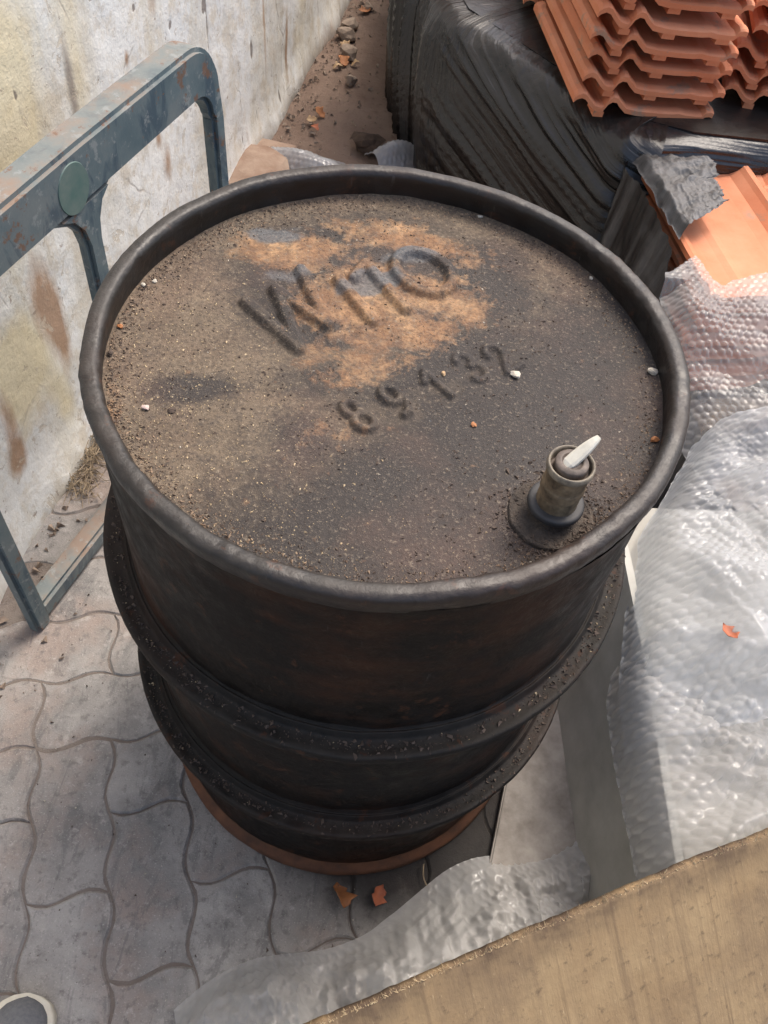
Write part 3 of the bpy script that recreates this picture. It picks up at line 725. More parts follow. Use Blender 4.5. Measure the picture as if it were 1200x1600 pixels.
# ================================================================== ROOF TILES
def tile_mesh():
    Wd, Ln = .33, .42
    prof = [(0, .018), (.006, .025), (.016, .029), (.026, .026), (.040, .013), (.052, .004), (.066, .001), (.072, .003), (.080, .020), (.088, .026), (.098, .025), (.106, .017), (.124, .004), (.152, .0005), (.20, 0), (.235, .001), (.25, .003), (.265, .0005), (.29, 0), (.305, .001), (.312, .010), (.322, .012), (.33, .010)]
    us = np.array([p[0] for p in prof]); zs = np.array([p[1] for p in prof])
    vs = np.array([0, .004, .012, .022, .03, .10, .2, .3, .38, .388, .398, .41, .42])
    vz = np.array([-.003, 0, .0015, .0015, 0, 0, 0, 0, 0, .006, .006, .001, -.002])
    U, Vv = np.meshgrid(us, vs, indexing='ij')
    Zt = zs[:, None] + vz[None, :]
    th = .013
    nu, nv = U.shape
    top = np.stack([U, Vv, Zt], -1).reshape(-1, 3); bot = np.stack([U, Vv, zs[:, None] + 0 * Vv - th - .000], -1).reshape(-1, 3)
    N = nu * nv; f = grid_faces(nu, nv)
    F = [tuple(q[::-1]) for q in f] + [tuple(q + N) for q in f]
    def side(a):
        for p, q in zip(a[:-1], a[1:]): F.append((p, q, q + N, p + N))
    side([i * nv for i in range(nu)][::-1]); side([i * nv + nv - 1 for i in range(nu)]); side(list(range(nv))); side([(nu - 1) * nv + j for j in range(nv)][::-1])
    V = [tuple(x) for x in np.vstack([top, bot])]
    def box(x0, x1, y0, y1, z0, z1):
        b = len(V); V.extend([(x, y, z) for x in (x0, x1) for y in (y0, y1) for z in (z0, z1)])
        for q in ((0, 1, 3, 2), (4, 6, 7, 5), (0, 4, 5, 1), (2, 3, 7, 6), (0, 2, 6, 4), (1, 5, 7, 3)): F.append(tuple(b + k for k in q))
    for x0, x1 in ((.055, .078), (.150, .178), (.27, .30)): box(x0, x1, .004, .05, -.024, -.0125)
    me = bpy.data.meshes.new('roof_tile'); me.from_pydata(V, [], F); me.materials.append(M['tile']); me.update()
    bm = bmesh.new(); bm.from_mesh(me); bmesh.ops.recalc_face_normals(bm, faces=bm.faces); bm.to_mesh(me); bm.free()
    return me
TILE = tile_mesh()
NT_ = [0]
def tile(x, y, z, rz, label, group, rx=0, ry=0):
    o = bpy.data.objects.new('roof_tile', TILE); COL.objects.link(o)
    o.location = (x, y, z); o.rotation_euler = (rx, ry, rz); tag(o, label, 'roof tile', group); return o
ORD = ['bottom', 'second from the bottom', 'third from the bottom', 'fourth from the bottom', 'fifth from the bottom', 'sixth from the bottom', 'top']
SA = np.array([.330, 1.205])
DZ = .044
for i in range(7):
    jx, jy = random.uniform(-.006, .006), random.uniform(-.008, .008)
    nm = 'topmost' if i == 6 else ('lowest' if i == 0 else ORD[i])
    tile(SA[0] + jx, SA[1] + jy, .502 + i * DZ, R_(12) + random.uniform(-.02, .02), f'orange clay roof tile, {nm} in the main stack on the black-wrapped pallet', 'tiles in the main stack', 0, R_(3.5))
for i in range(6):
    tile(.672 + random.uniform(-.012, .012), 1.335 + random.uniform(-.02, .02), .502 + i * DZ, R_(-4) + random.uniform(-.03, .03), f'orange clay roof tile, {"lowest" if i == 0 else ("topmost" if i == 5 else ORD[i])} in the stack at the right picture edge', 'tiles in the right edge stack')
for i in range(6):
    tile(.225 + random.uniform(-.006, .006), 1.64 + random.uniform(-.01, .01), .502 + i * DZ, R_(2) + random.uniform(-.02, .02), f'orange clay roof tile behind the main stack, {"lowest" if i == 0 else ("topmost" if i == 5 else ORD[i])} there', 'tiles behind the main stack')
for i in range(2):
    tile(-.11, 1.80 + random.uniform(-.01, .01), .502 + i * DZ, R_(3), f'orange clay roof tile at the far left of the pallet top, {"lower" if i == 0 else "upper"} of two', 'tiles at the far left of the pallet')
# lower stack beside the drum
tb = R_(14)
BE = np.array([math.cos(tb), math.sin(tb)]); BV = np.array([-math.sin(tb), math.cos(tb)])
B0 = np.array([.592, .735])
def btile(z, c, dr, lb, rx=0, ry=0):
    p = c + BE * .33 + BV * .42
    tile(p[0], p[1], z, tb + math.pi + dr, lb, 'tiles in the low stack', rx, ry)
for i in range(7):
    z = .408 - .044 * (6 - i)
    btile(z, B0 + RNG.uniform(-.005, .005, 2) + (np.array([.014, .010]) if i < 6 else 0), random.uniform(-.015, .015), f'orange clay roof tile in the low stack beside the drum, {"topmost and broadest in view" if i == 6 else ("lowest" if i == 0 else ORD[i])}')
btile(.420, B0 + BV * .30 + BE * .055, R_(-3), 'orange clay roof tile with raised rolls at the back of the low stack', R_(-5), 0)

# ------------------------------------------------------------------ stretch film wraps
def resample(pts, n):
    p = np.array(pts, float); s = np.concatenate([[0], np.cumsum(np.linalg.norm(np.diff(p, axis=0), axis=1))])
    q = np.linspace(0, s[-1], n); out = np.stack([np.interp(q, s, p[:, k]) for k in range(2)], -1)
    for _ in range(int(n / 60)):
        o = out.copy(); o[1:-1] = (out[:-2] + out[1:-1] * 2 + out[2:]) / 4; out = o
    return out, q, s
def film_wall(name, path, n, prof, mat, fold, label, cat, parent=None):
    """prof: (inset, z) rows from bottom to top; fold(q,z)->(displacement, attr)"""
    P, q, s = resample(path, n)
    d = np.gradient(P, axis=0); d /= np.linalg.norm(d, axis=1)[:, None]
    nn = np.stack([d[:, 1], -d[:, 0]], -1)
    pr = smooth_prof(prof, 16)
    Q, I = np.meshgrid(q, np.arange(len(pr)), indexing='ij'); Zp = pr[:, 1][None, :] + 0 * Q; Ins = pr[:, 0][None, :] + 0 * Q
    disp, dz, ac, al = fold(Q, Zp, s)
    X = P[:, 0][:, None] + nn[:, 0][:, None] * (disp - Ins); Y = P[:, 1][:, None] + nn[:, 1][:, None] * (disp - Ins)
    v = np.stack([X, Y, Zp + dz], -1).reshape(-1, 3)
    o = mesh_obj(name, v, grid_faces(n, len(pr)), mat, parent, True, dict(across=(ac + 0 * Q).ravel(), along=(al + 0 * Q).ravel()))
    if label: tag(o, label, cat)
    return o
def foldA(Q, Z, s):
    sc = s[3]                                  # near left corner along the path
    right = sstep(sc - .06, sc + .10, Q)
    # left side: steep creases, front: creases sloping down to the right
    c1 = (Q - sc) * 1.0 + Z * .22 + .012 * (fbm(Q * 2, Z * 2, 90) - .5)
    c2 = Z * 1.0 + (Q - sc) * .34 + .012 * (fbm(Q * 2, Z * 2, 91) - .5)
    f1 = ridged(c1 * 9, Z * .5, 92, 2) ** 2.5 * .036 + .016 * ridged(c1 * 27, Z * .9, 93, 2) ** 3 + .007 * ridged(c1 * 62, Z * 1.2, 933, 1) ** 2
    f2 = ridged(c2 * 9, Q * .5, 94, 2) ** 2.5 * .036 + .017 * ridged(c2 * 27, Q * .9, 95, 2) ** 3 + .007 * ridged(c2 * 62, Q * 1.2, 955, 1) ** 2
    dsp = f1 * (1 - right) + f2 * right
    dsp += .010 * (fbm(Q * 3, Z * 3, 96) - .5)
    top = sstep(.39, .47, Z)
    return dsp * (1 - .75 * top) + .012 * top * (fbm(Q * 16, Z * 25, 98) - .5), .010 * top * (fbm(Q * 22, Z * 8, 97) - .5) + .004 * ridged(Q * 30, Z * 20, 99) * top, c1 * (1 - right) + c2 * right, Z * (1 - right) + Q * right
PATH_A = [(-.02, 3.1), (-.085, 2.65), (-.085, 1.98), (.04, 1.585), (.452, 1.145), (.53, 1.13), (1.5, 1.2), (1.55, 1.5)]
wrap = empty('pallet_wrap', (0, 0, 0)); tag(wrap, 'black stretch film wrapped round the tall tile pallet, dusty and creased', 'plastic wrap')
film_wall('film', PATH_A[:6], 420, [(.0, .0), (-.008, .12), (-.012, .26), (-.006, .37), (.002, .415), (.010, .447), (.030, .465), (.06, .471), (.11, .475), (.30, .476)], M['film'], foldA, None, None, wrap)
def foldR(Q, Z, s):
    c = Z + Q * .05
    return .010 * ridged(c * 26, Q * 1.5, 101) + .006 * ridged(c * 80, Q * 3, 102, 2), 0 * Q, c, Q
film_wall('film_band', [(.51, 1.130), (.60, 1.158), (.9, 1.19), (1.5, 1.20)], 160, [(.0, .0), (0, .2), (.0, .34), (.004, .41), (.012, .445), (.03, .465), (.07, .474), (.2, .475)], M['film_shiny'], foldR, None, None, wrap)
def top_sheet():
    pts = [(.03, 3.05), (-.03, 2.65), (-.03, 2.0), (.09, 1.64), (.47, 1.23), (.60, 1.20), (1.5, 1.24), (1.5, 3.05)]
    bm = bmesh.new(); hi = [bm.verts.new((x, y, .4775)) for x, y in pts]; lo = [bm.verts.new((x, y, .462)) for x, y in pts]
    bm.faces.new(hi); bm.faces.new(lo[::-1])
    for i in range(len(pts)): j = (i + 1) % len(pts); bm.faces.new((lo[i], lo[j], hi[j], hi[i]))
    bmesh.ops.recalc_face_normals(bm, faces=bm.faces); bm_obj('top_sheet', bm, M['film'], wrap)
top_sheet()
# pallet under the low stack
def low_pallet():
    root = empty('pallet', (B0[0], B0[1], 0), tb); tag(root, 'grey timber pallet under the low tile stack, mostly hidden', 'pallet')
    def bx(name, x0, x1, y0, y1, z0, z1):
        bm = bmesh.new(); bmesh.ops.create_cube(bm, size=1)
        for w in bm.verts: w.co = ((x0 + x1) / 2 + w.co.x * (x1 - x0), (y0 + y1) / 2 + w.co.y * (y1 - y0), (z0 + z1) / 2 + w.co.z * (z1 - z0))
        bm_obj(name, bm, M['board'], root)
    for x in (.03, .30, .57): bx('bearer', x, x + .08, -.10, .36, .004, .094)
    for y in (-.10, .03, .15, .27): bx('slat', .02, .66, y, y + .09, .0945, .1185)
low_pallet()
# low stack film, torn down at the tiles
def build_low_film():
    path = [(.72, .30), (.64, .40), (.578, .70), (.555, .84), (.505, 1.00), (.468, 1.115), (.51, 1.14), (.60, 1.15)]
    n = 200; P, q, s = resample(path, n)
    d = np.gradient(P, axis=0); d /= np.linalg.norm(d, axis=1)[:, None]; nn = np.stack([-d[:, 1], d[:, 0]], -1)
    rows = 60; T = np.linspace(0, 1, rows); Q, TT = np.meshgrid(q, T, indexing='ij')
    top = np.interp(q, [0, s[2], s[3], s[3] + .03, s[5], s[-1]], [.24, .28, .34, .42, .438, .435])
    top = top + .03 * (fbm(q * 14, q * 0, 110) - .5)
    Z = TT * top[:, None]
    dsp = .012 * ridged(Q * 26 + Z * 4, Z * 3, 111) + .006 * ridged(Q * 70, Z * 5, 112, 2) + .014 * (fbm(Q * 9, Z * 9, 113) - .5)
    X = P[:, 0][:, None] + nn[:, 0][:, None] * dsp; Y = P[:, 1][:, None] + nn[:, 1][:, None] * dsp
    root = empty('torn_wrap'); tag(root, 'torn dusty grey-black film on the low tile stack right behind the drum', 'plastic wrap')
    mesh_obj('side_film', np.stack([X, Y, Z], -1).reshape(-1, 3), grid_faces(n, rows), M['film_grey'], root, True, dict(across=(Q + Z * .15).ravel(), along=Z.ravel()))
    # flap folded over the tile tops, ragged outline
    ns, nt_ = 70, 60
    s_, t_ = np.meshgrid(np.linspace(0, 1, ns), np.linspace(0, 1, nt_), indexing='ij')
    A = np.array([.472, 1.125, .436]); B = np.array([.548, .875, .438]); C = np.array([.625, 1.115, .458]); D = np.array([.635, .955, .450])
    base = (A[None, None] * ((1 - s_) * (1 - t_))[..., None] + B * ((1 - s_) * t_)[..., None] + C * (s_ * (1 - t_))[..., None] + D * (s_ * t_)[..., None])
    rag = .035 * (fbm(t_ * 7, s_ * 0 + 2, 115) - .5) * s_ + .02 * (fbm(t_ * 22, s_ * 0, 116) - .5) * s_
    base[..., 0] += rag; base[..., 1] += .03 * (fbm(s_ * 5, t_ * 0, 117) - .5) * t_
    zz = .016 * ridged(s_ * 3 + t_ * 2, t_ * 5, 118) + .006 * ridged(s_ * 12, t_ * 9, 119) - .02 * (1 - sstep(0, .12, s_))
    base[..., 2] += zz + .004
    mesh_obj('top_flap', base.reshape(-1, 3), grid_faces(ns, nt_), M['film_grey'], root, True, dict(across=(t_ * .2 + s_ * .05).ravel(), along=(s_ * .15).ravel()))
build_low_film()

# ================================================================== BUBBLE WRAP
_bA = at(500, 1600, .42); _bB = at(1200, 1300, .42); _be = _bB - _bA; _be[2] = 0; _be /= np.linalg.norm(_be); _bd = np.array([_be[1], -_be[0], 0])
def under_board(x, y, z):
    d = (x - _bA[0]) * _bd[0] + (y - _bA[1]) * _bd[1]
    lim = np.where(d > -.035, .42 - .84 * np.maximum(d, -.02) - .030, 9.0)
    return np.minimum(z, lim)
def bubble_sheet(name, Pfun, ls, lt, res, mat, label, pitch=.0142, bh=.0034, mask=None, group='sheets of bubble wrap'):
    ns, nt_ = int(ls / res), int(lt / res)
    s, t = np.meshgrid(np.linspace(0, ls, ns), np.linspace(0, lt, nt_), indexing='ij')
    P = Pfun(s, t)
    du = np.gradient(P, axis=0); dv = np.gradient(P, axis=1); nrm = np.cross(du, dv); nrm /= np.linalg.norm(nrm, axis=-1)[..., None] + 1e-9
    # hexagonal bubbles
    ry = pitch * .866; row = np.round(t / ry); off = (row % 2) * .5 * pitch
    cx = np.round((s - off) / pitch) * pitch + off; d = np.hypot(s - cx, t - row * ry)
    alive = _hash(np.round(cx * 4000), row, 5)
    dome = bh * np.sqrt(np.clip(1 - (d / (pitch * .43)) ** 2, 0, 1)) * (.45 + .55 * alive) * (alive > .07) * (.35 + .65 * sstep(.3, .5, fbm(s * 7, t * 7, 77)))
    P = P + nrm * dome[..., None]
    f = grid_faces(ns, nt_)
    v = P.reshape(-1, 3)
    if mask is not None:
        k = mask(s, t).ravel(); idx = -np.ones(k.size, int); w = np.where(k)[0]; idx[w] = np.arange(len(w)); f = f[(idx[f] >= 0).all(1)]; f = idx[f]; v = v[w]
    o = mesh_obj(name, v, f, mat, None, True); tag(o, label, 'bubble wrap', group); return o

def crumple(x, y, seed, a=1.0):
    """sharp-creased folds: triangle waves in random directions, fading in and out"""
    rr = random.Random(seed); z = 0
    wx = x + .05 * (fbm(x * 5, y * 5, seed + 1) - .5); wy = y + .05 * (fbm(x * 5 + 7, y * 5, seed + 2) - .5)
    for k, f in enumerate((2.6, 3.7, 5.3, 7.9, 10.5, 14, 19, 26, 36)):
        th = rr.uniform(0, math.pi); ph = rr.uniform(0, 1); u = f * (wx * math.cos(th) + wy * math.sin(th)) + ph
        tri = np.abs(2 * (u - np.floor(u + .5)))
        z = z + (.075 / f ** .95) * (tri - .5) * sstep(.3, .62, vnoise(x * f * .45 + k * 9, y * f * .45, seed + 40 + k)) * 1.25
    return a * z

# panel beside the drum, carton under the wrap
def panel_x(y, z): return .379 - .11 * y + .13 * z
def build_panel():
    ys = np.linspace(-.36, .30, 40); zs = np.linspace(.004, .325, 14)
    Y, Z = np.meshgrid(ys, zs, indexing='ij'); X = panel_x(Y, Z) + .010 * np.sin(Y * 5 + 1) * Z / .3 + .003 * (fbm(Y * 12, Z * 12, 120) - .5)
    Zt = Z + .006 * (fbm(Y * 20, Z, 121) - .5) * (Z > .3)
    a = np.stack([X, Y, Zt], -1).reshape(-1, 3); b = a + np.array([.012, 0, 0]); N = len(a)
    f = grid_faces(40, 14); F = [tuple(q) for q in f[:, ::-1]] + [tuple(q + N) for q in f]
    def side(l):
        for p, q in zip(l[:-1], l[1:]): F.append((p, q, q + N, p + N))
    side([i * 14 for i in range(40)]); side([i * 14 + 13 for i in range(40)][::-1]); side(list(range(14))[::-1]); side([39 * 14 + j for j in range(14)])
    o = mesh_obj('grey_board', a.tolist() + b.tolist(), F, M['panel'], None, False)
    tag(o, 'dusty grey board standing on edge between the drum and the bubble wrap', 'board')
build_panel()
def build_carton():
    root = empty('carton', (.76, -.02, 0), R_(6)); tag(root, 'low pale carton hidden under the bubble wrap at the right', 'box')
    def bx(name, x0, x1, y0, y1, z0, z1, m):
        bm = bmesh.new(); bmesh.ops.create_cube(bm, size=1)
        for w in bm.verts: w.co = ((x0 + x1) / 2 + w.co.x * (x1 - x0), (y0 + y1) / 2 + w.co.y * (y1 - y0), (z0 + z1) / 2 + w.co.z * (z1 - z0))
        bmesh.ops.bevel(bm, geom=list(bm.edges), offset=.004, segments=2, affect='EDGES'); bm_obj(name, bm, m, root)
    bx('carton_body', -.318, .33, -.28, .34, .004, .290, M['carton'])
    bx('flap', -.313, .015, -.275, .335, .291, .295, M['carton']); bx('flap', .02, .325, -.275, .335, .291, .295, M['carton'])
build_carton()

def P_main(s, t):      # upper layer over the carton, hanging a little over the board
    y = -.16 + t + .02 * np.sin(s * 9)
    xl = np.interp(y, [-.2, -.05, .06, .2, .30, .38, .5], [.415, .415, .424, .455, .51, .55, .60])
    x = xl + s * .98 + .012 * (fbm(y * 14, s * 3, 130) - .5)
    zb = .365 + .075 * sstep(0, .2, s) + .05 * sstep(.1, .5, y) + .02 * np.sin(y * 11 + s * 6)
    z = zb + 1.35 * crumple(x * 1.15 + y * .2, y, 131) * sstep(0, .1, s) - .075 * np.exp(-(s / .028) ** 2)
    z = np.maximum(z, (.305 + .02 * fbm(x * 25, y * 25, 137)) * sstep(.02, .07, s))
    x = x - .016 * np.exp(-((s - .03) / .03) ** 2)
    return np.stack([x, y, z], -1)
bubble_sheet('bubble_wrap', P_main, .44, .58, .0019, M['bub'], 'large clear bubble wrap sheet heaped at the right, with a red leaf on it')
def P_flap(s, t):      # lower fold in front, rounded corner near the board
    y = -.385 + t
    xl = np.interp(y, [-.42, -.38, -.33, -.2, -.06, -.02, .02], [.49, .45, .425, .412, .403, .412, .44])
    x = xl + s * .98 + .006 * (fbm(y * 20, s * 4, 140) - .5)
    zb = .352 + .03 * sstep(0, .12, s) + .010 * np.sin(y * 14)
    z = zb + 1.1 * crumple(x * 1.2 + 3, y * 1.2 - x * .3, 141) * sstep(.0, .09, s) - .10 * np.exp(-(s / .026) ** 2)
    z = np.maximum(z, (.336 + .012 * fbm(x * 30, y * 30, 147)) * sstep(.012, .05, s))
    x = x - .018 * np.exp(-((s - .03) / .03) ** 2)
    return np.stack([x, y, under_board(x, y, z)], -1)
bubble_sheet('bubble_wrap', P_flap, .44, .40, .0019, M['bub_thin'], 'bubble wrap fold with a rounded corner hanging over the grey board')
def P_tile(s, t):      # thin sheet over the low tile stack
    y = .36 + t
    xl = np.interp(y, [.34, .45, .6, .75, .85], [.60, .535, .50, .505, .53])
    x = xl + s
    zb = .438 - .10 * sstep(.0, .34, .72 - y) + .03 * sstep(.1, .3, s)
    z = zb + .6 * crumple(x + 1, y * .9 + 2, 150) * (1 - .7 * sstep(.66, .76, y)) - .04 * np.exp(-(s / .03) ** 2)
    return np.stack([x, y, np.maximum(z, .424 * sstep(.64, .74, y) + .012)], -1)
def m_tile(s, t):
    e = .40 + .030 * (fbm(s * 16, s * 0, 151) - .5) + .05 * np.exp(-((s - .05) / .03) ** 2) - .03 * np.exp(-((s - .11) / .02) ** 2) + .03 * sstep(.12, .3, s)
    return t < e
bubble_sheet('bubble_wrap', P_tile, .44, .50, .0020, M['bub_thin'], 'thin see-through bubble wrap over the low tile stack behind the drum', mask=m_tile)
def P_low(s, t):       # crumpled heap on the ground in front
    a = np.array([-.235, -.60]); e1 = np.array([.80, .60]); e2 = np.array([.60, -.80])
    ss = s; tt = t
    x = a[0] + .045 + ss * .80 + tt * .55 + .03 * (fbm(ss * 5, tt * 5, 160) - .5); y = a[1] - .022 + ss * .46 - tt * .74 + .17 * (1 - tt / .5) - .06 + .02 * np.sin(ss * 16) * (1 - tt)
    hump = .10 * np.exp(-((ss - .30) / .14) ** 2) * sstep(0, .14, tt) + .06 * np.exp(-((ss - .58) / .1) ** 2) * sstep(0, .1, tt) + .065 * np.exp(-((ss - .06) / .10) ** 2) * sstep(.0, .05, tt)
    z = .012 + hump + np.maximum(0, 2.1 * crumple(x * 1.8, y * 1.8, 161) + .034) * sstep(0, .06, tt)
    return np.stack([x, y, np.maximum(under_board(x, y, z), .006)], -1)
bubble_sheet('bubble_wrap', P_low, .80, .42, .0020, M['bub_dirty'], 'crumpled dusty bubble wrap on the ground in front of the drum foot')
def P_scrap(cx, cy, lx, ly, rz, hh, seed):
    def f(s, t):
        u = s - lx / 2; v = t - ly / 2; ca, sa = math.cos(rz), math.sin(rz)
        z = .014 + hh * np.exp(-(v / (ly * .33)) ** 2) * (.6 + .4 * np.cos(u / lx * 3)) + .01 * (fbm(s * 20, t * 20, seed) - .3)
        return np.stack([cx + u * ca - v * sa, cy + u * sa + v * ca, z], -1)
    return f
bubble_sheet('bubble_wrap', P_scrap(-.30, 1.57, .24, .16, R_(-12), .06, 170), .24, .16, .003, M['bub_back'], 'strip of bubble wrap on the dirt behind the drum, nearer the wall')
bubble_sheet('bubble_wrap', P_scrap(-.055, 1.66, .13, .14, R_(30), .075, 171), .13, .14, .003, M['bub_back'], 'small peaked bubble wrap scrap at the foot of the black-wrapped pallet')

# foam sheet on the ground beside the drum foot
def build_foam():
    out = [at(758, 1372)[:2], at(772, 1300)[:2], at(786, 1228)[:2], at(830, 1170)[:2] + np.array([-.01, .01]), at(872, 1100)[:2], (.42, .06), (.44, -.05), (.45, -.20), (.46, -.36), (.28, -.40)]
    bm = bmesh.new(); n = len(out)
    lo = [bm.verts.new((p[0], p[1], .004)) for p in out]; hi = [bm.verts.new((p[0], p[1], .019 + .002 * (i % 3))) for i, p in enumerate(out)]
    bm.faces.new(hi); bm.faces.new(lo[::-1])
    for i in range(n): bm.faces.new((lo[i], lo[(i + 1) % n], hi[(i + 1) % n], hi[i]))
    bmesh.ops.recalc_face_normals(bm, faces=bm.faces)
    bmesh.ops.bevel(bm, geom=[e for e in bm.edges if all(v.co.z > .01 for v in e.verts)], offset=.003, segments=2, affect='EDGES')
    o = bm_obj('foam_sheet', bm, M['foam']); tag(o, 'dirty off-white foam sheet lying on the ground between drum foot and grey board', 'foam sheet')
build_foam()

# ================================================================== FIBREBOARD in the foreground
def build_board():
    A = at(500, 1600, .42); B = at(1200, 1300, .42)
    ex = (B - A); ex[2] = 0; ex /= np.linalg.norm(ex)
    dn = np.array([ex[1], -ex[0], 0]); tl = R_(40)
    ey = dn * math.cos(tl) + np.array([0, 0, -math.sin(tl)])
    ez = np.cross(ex, ey); ez = ez if ez[2] > 0 else -ez
    ey_ = ey
    O = A - ex * .12
    root = empty('fibreboard'); tag(root, 'weathered brown fibreboard sheet leaning in the foreground with a frayed pale edge', 'board')
    root.matrix_world = Matrix(((ex[0], ey_[0], ez[0], O[0]), (ex[1], ey_[1], ez[1], O[1]), (ex[2], ey_[2], ez[2], O[2]), (0, 0, 0, 1)))
    nx, ny = 260, 60; Lx, Ly, th = 1.05, .64, .011
    xs = np.linspace(0, Lx, nx); ys = np.linspace(0, 1, ny) ** 1.6 * Ly
    X, Y = np.meshgrid(xs, ys, indexing='ij')
    w = sstep(.05, 0, Y)
    Yw = Y + (.006 * (fbm(X * 7, 0 * X, 180) - .5) + .0028 * (fbm(X * 90, 0 * X, 181) - .5)) * (1 - sstep(0, .03, Y))
    Z = .003 * (fbm(X * 4, Y * 4, 182) - .5) + .0010 * (fbm(X * 60, Y * 8, 183) - .5) - .002 * (1 - sstep(0, .004, Y))
    top = np.stack([X, Yw, Z], -1).reshape(-1, 3); bot = top.copy(); bot[:, 2] = -th; N = nx * ny
    f = grid_faces(nx, ny); F = [tuple(q) for q in f] + [tuple(q[::-1] + N) for q in f]
    def side(l):
        for p, q in zip(l[:-1], l[1:]): F.append((p, p + N, q + N, q))
    side([i * ny for i in range(nx)]); side([i * ny + ny - 1 for i in range(nx)][::-1]); side(list(range(ny))[::-1]); side([(nx - 1) * ny + j for j in range(ny)])
    o = mesh_obj('sheet', np.vstack([top, bot]), F, M['board'], root, True)
    bm = bmesh.new(); bm.from_mesh(o.data); bmesh.ops.recalc_face_normals(bm, faces=bm.faces); bm.to_mesh(o.data); bm.free()
    # frayed fibres along the cut edge
    V = []; F = []
    for k in range(2600):
        x = random.uniform(0, Lx); L = random.expovariate(1 / .0020) + .0012; L = min(L, .011); a = random.gauss(0, .7)
        i = int(np.clip(x / Lx * (nx - 1), 0, nx - 1)); y0 = Yw[i, 0]; z0 = random.uniform(-.006, .0)
        d = np.array([math.sin(a), -math.cos(a), random.gauss(.2, .4)]) * L; w_ = random.uniform(.0003, .0009)
        b = len(V); p = np.array([x, y0 + .002, z0])
        V += [p + (w_, 0, 0), p + (-w_, 0, 0), p + (0, 0, w_ * 2), p + d]
        F += [(b, b + 1, b + 3), (b + 1, b + 2, b + 3), (b + 2, b, b + 3)]
    fr = mesh_obj('frayed_fibres', V, F, M['grit_pale'], root, False); fr['kind'] = 'stuff'
build_board()

# ================================================================== SNEAKER at the lower left
def build_shoe():
    tip = at(52, 1552, .03)
    root = empty('sneaker', (tip[0] - .012, tip[1], 0), R_(3)); tag(root, 'grey canvas sneaker toe with a cream rubber sole at the bottom left', 'shoe')
    # local: toe tip at y=0 pointing +y, heel at y=-.29
    Lh = .29; n = 30; m = 24
    def halfw(t): return np.interp(t, [0, .01, .035, .08, .16, .3, .45, .6, .8, .93, .98, 1], [.0, .016, .030, .040, .047, .051, .047, .038, .035, .031, .02, .0])
    def cxo(t): return np.interp(t, [0, .2, .5, 1], [.004, 0, -.004, 0])
    ts = np.concatenate([np.linspace(0, .1, 9)[:-1], np.linspace(.1, .9, 16), np.linspace(.9, 1, 8)[1:]])
    def loft(name, rows, mat, close=True):
        V = np.array(rows); k = V.shape[1]
        return mesh_obj(name, V.reshape(-1, 3), grid_faces(V.shape[0], k, True), mat, root, True)
    # sole: rounded slab
    rows = []
    for t in ts:
        w = max(halfw(t) + .0035, .0006); c = cxo(t); y = -t * Lh
        rows.append([(c + w * x, y, z) for x, z in ((-.96, .001), (0, .001), (.96, .001), (1, .006), (1.0, .018), (.98, .0235), (.93, .026), (.80, .0262), (0, .0262), (-.80, .0262), (-.93, .026), (-.98, .0235), (-1.0, .018), (-1, .006))])
    loft('sole', rows, M['sole'])
    top = lambda t: np.interp(t, [0, .02, .06, .12, .22, .35, .5, .62, .75, .9, 1], [.026, .034, .043, .051, .06, .074, .088, .085, .075, .085, .08])
    rows = []
    for t in ts:
        w = max(halfw(t) - .004, .0005); c = cxo(t); y = -(t * .975 + .013) * Lh; h = top(t)
        rows.append([(c + w * math.cos(a) * (1 - .12 * max(0, math.sin(a)) ** 2), y, .02 + (h - .02) * max(0, math.sin(a)) ** .8) for a in np.linspace(-.15, math.pi + .15, m)])
    loft('upper', rows, M['canvas'])
    # toe cap rim, laces
    for k in range(4):
        t = .33 + k * .055; h = top(t) + .002; w = .022; y = -(t * .975 + .013) * Lh
        bm = bmesh.new(); bmesh.ops.create_cube(bm, size=1)
        for v in bm.verts: v.co = (v.co.x * 2 * w, y + v.co.y * .008, h + v.co.z * .004 - .10 * (v.co.x * 2 * w) ** 2 / w)
        bmesh.ops.bevel(bm, geom=list(bm.edges), offset=.0015, segments=2, affect='EDGES'); bm_obj('lace', bm, M['lace'], root)
build_shoe()

# ================================================================== SMALL THINGS
def leaf_obj(name, loc, size, rz, mat, label, cat='leaf', curl=.35, group=None, tilt=(0, 0), seed=0):
    n, m = 9, 7; rr = np.random.default_rng(seed + 300)
    u = np.linspace(0, 1, n)[:, None]; v = np.linspace(-1, 1, m)[None, :]
    w = np.sin(np.pi * u ** .85) ** .8 * .34 * (1 + .3 * np.sin(u * 17 + seed) * np.abs(v))
    X = (u - .5) + 0 * v; Y = w * v; Z = curl * (Y ** 2) * 1.6 + .18 * curl * np.sin(u * 4 + seed) + .05 * rr.random((n, m))
    V = np.stack([X, Y, Z], -1).reshape(-1, 3) * size; V[:, 2] -= V[:, 2].min()
    top = V; bot = V - np.array([0, 0, size * .012]); N = n * m; f = grid_faces(n, m)
    F = [tuple(q) for q in f] + [tuple(q[::-1] + N) for q in f]
    rim_ = [i * m for i in range(n)] + [(n - 1) * m + j for j in range(1, m)] + [i * m + m - 1 for i in range(n - 2, -1, -1)] + list(range(m - 2, 0, -1))
    for p, q in zip(rim_, rim_[1:] + rim_[:1]): F.append((p, q, q + N, p + N))
    o = mesh_obj(name, np.vstack([top, bot]), F, mat); o.location = loc; o.rotation_euler = (tilt[0], tilt[1], rz); tag(o, label, cat, group); return o
